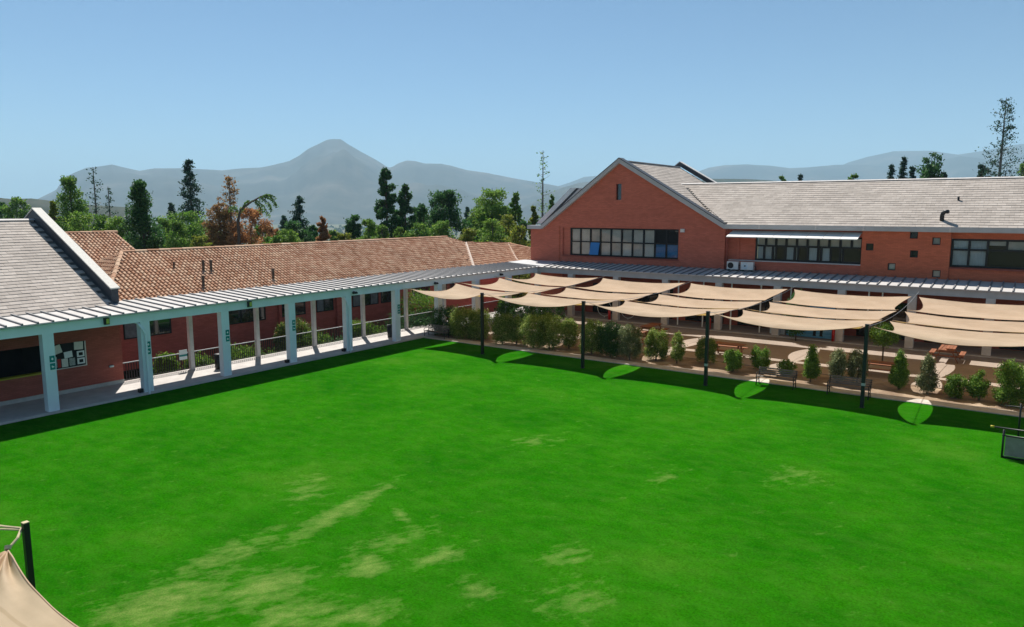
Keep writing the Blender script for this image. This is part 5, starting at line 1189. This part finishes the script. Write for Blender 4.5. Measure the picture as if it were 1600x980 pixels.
FILL = [('bush', 178, 338, 60, 76, 'bushy green tree below the two thin bare trees', 'lf_bright', 1.1), ('bush', 196, 350, 50, 70, 'low green bush between the rear tile roof and the dark evergreen', 'lf_mid', 1.1),
 ('bush', 268, 345, 60, 78, 'mid green bush between the dark evergreen and the rounded tree', 'lf_mid', 1.2), ('bush', 328, 352, 50, 88, 'green bush in the gap beside the brown leaved tree', 'lf_mid', 1.0), ('bush', 408, 352, 46, 90, 'green bush behind the orange brown tree', 'lf_mid', 1.0),
 ('bush', 447, 358, 54, 82, 'leafy green bush below the little far conifer', 'lf_bright', 1.0), ('bush', 520, 360, 40, 92, 'green bush between the small orange tree and the grey green tree', 'lf_mid', 1.0), ('bush', 596, 352, 40, 84, 'green bush at the foot of the taller dark tree', 'lf_mid', 1.1),
 ('bush', 655, 348, 60, 88, 'mid green bush below the dark joining tree', 'lf_mid', 1.2), ('bush', 690, 345, 60, 86, 'mid green bush below the big round tree', 'lf_mid', 1.2), ('bush', 770, 342, 64, 88, 'sunlit green bush below the bright broadleaf tree', 'lf_bright', 1.2),
 ('round', 786, 322, 44, 100, 'sunlit yellow green tree behind the slim tree near the gable', 'lf_bright', 1.1), ('bush', 812, 352, 50, 82, 'bright yellow green bush low against the gable wall', 'lf_yellow', 1.1)]
for (kd, px, tp, w_, dp, lab, mt, dn) in FILL: limb_tree(kd, px, tp, w_, dp, lab, mt, dn, group=GT, bare=.02)
GR_ = 'trees behind the long shingle roof'
for (kd, px, tp, w_, dp, lab, mt, dn) in [('bush', 1220, 273, 20, 120, 'small tree tip over the long shingle roof, first from the gable', 'lf_mid', .8), ('conifer', 1248, 271, 12, 125, 'little conifer tip over the long shingle roof near the gable', 'lf_conifer', .8), ('bush', 1331, 271, 26, 120, 'low leafy tree tip over the middle of the long shingle roof', 'lf_mid', .8),
   ('conifer', 1389, 256, 14, 115, 'narrow small conifer, first of the three above the long shingle roof', 'lf_conifer', 1.0), ('conifer', 1407, 244, 18, 115, 'tallest of the three small conifers above the long shingle roof', 'lf_conifer', 1.2), ('conifer', 1421, 259, 14, 116, 'short conifer beside the spreading pine above the shingle roof', 'lf_conifer', 1.0),
   ('round', 1450, 240, 38, 100, 'green spreading pine above the long shingle roof', 'lf_dark', 1.0), ('bush', 1470, 266, 18, 110, 'low dark tree tip between the pine and the tall sparse conifer', 'lf_conifer', .8), ('sparse', 1557, 156, 76, 82, 'very tall sparse conifer rising above the long shingle roof', 'lf_conifer', 3.4), ('bush', 1530, 255, 34, 90, 'grey green tree at the foot of the tall sparse conifer', 'lf_conifer', 1.0), ('bush', 1592, 252, 40, 88, 'leafy tree tops past the tall sparse conifer, cut by the photo edge', 'lf_mid', 1.0)]:
    limb_tree(kd, px, tp, w_, dp, lab, mt, dn, group=GR_, bare=.05 if kd == 'bush' else (.35 if kd == 'sparse' else .15), bark='grey_bark' if kd == 'sparse' else 'bark')
# drooping araucaria-like tree right of the dying tree
b3 = DEP(372, 326, 80); p = Vector((b3[0], b3[1], -2.6)); t = thing('drooping_tree', p, 'leaning tree with arching drooping green branches beside the dying tree', 'tree', GT)
tr = MB(); pts = []
def at(px, py): return Vector(DEP(px, py, 80))
main = [p, at(372, 345), at(376, 328), at(392, 316), at(408, 307), at(422, 305)]
tr.tube(main, [.22, .16, .12, .09, .07, .04], 6)
for br in ([at(376, 328), at(384, 316), at(390, 313)], [at(400, 312), at(412, 322), at(421, 338)], [at(405, 309), at(417, 303), at(428, 312), at(431, 322)], [at(398, 313), at(405, 322), at(410, 330)], [at(408, 307), at(420, 318), at(424, 328)], [at(374, 332), at(366, 322), at(358, 326)], [at(410, 306), at(422, 304), at(430, 308)]):
    tr.tube(br, .04, 4, False)
    for a, b in zip(br, br[1:]):
        for _ in range(60):
            c = a.lerp(b, R.random()); pts.append((c.x + R.gauss(0, .10), c.y + R.gauss(0, .12), c.z - abs(R.gauss(0, .22))))
tr.build('trunk', M['bark'], t); leaves('crown', pts, .26, M['lf_mid'], t, .4, .8)
# far woodland filling the valley floor (reads as one mass)
pts = []; sz = []
for _ in range(5200):
    a = YAW + R.uniform(-.75, .75); r = 430 + 3200 * R.random() ** 1.3
    cx, cy = -sin(a) * r, cos(a) * r; h = R.uniform(5, 11); w = h * R.uniform(.4, .8)
    q_ = min(1, max(0, (hypot(cx + 20, cy - 30) - 170) / 900)); gz_ = -2.6 - 75 * q_ * q_ * (3 - 2 * q_)
    for _ in range(11):
        u = R.random(); q = w * (1 - .6 * u)
        pts.append((cx + R.gauss(0, q * .5), cy + R.gauss(0, q * .5), gz_ + h * (.1 + .9 * u))); sz.append(max(.7, r * .0028) * R.uniform(.8, 1.4))
me_p = np.array(pts); o_ = bpy.data.objects.new('tmp_root', None)
a_ = NR.normal(size=(len(pts), 3)); a_ /= np.linalg.norm(a_, axis=1)[:, None]; b_ = NR.normal(size=(len(pts), 3)); b_ -= a_ * np.sum(a_ * b_, axis=1)[:, None]; b_ /= np.linalg.norm(b_, axis=1)[:, None]
s_ = np.array(sz)[:, None] * .5; v_ = np.stack([me_p - a_ * s_, me_p + b_ * s_, me_p + a_ * s_, me_p - b_ * s_], axis=1).reshape(-1, 3)
bpy.data.objects.remove(o_)
o = bpy.data.objects.new('woods', np_mesh('woods', v_, 4, M['lf_far'])); col.objects.link(o); setp(o, kind='stuff', label='distant belt of green woodland on the valley floor below the mountains', category='woodland')

# ------------------------------------------------------------------ haze in the air of the whole valley
hz = MB().box(-30000, 30000, -30000, 30000, -86.5, 1080)
m = bpy.data.materials.new('haze'); m.use_nodes = True; nt = m.node_tree; nt.nodes.clear()
ho = nt.nodes.new('ShaderNodeOutputMaterial'); hv = nt.nodes.new('ShaderNodeVolumePrincipled')
hv.inputs['Color'].default_value = (0.50, 0.74, 0.93, 1); hv.inputs['Density'].default_value = HAZE_DENSITY; hv.inputs['Anisotropy'].default_value = 0.0
nt.links.new(hv.outputs[0], ho.inputs['Volume'])
o = hz.build('haze', m); o['kind'] = 'stuff'
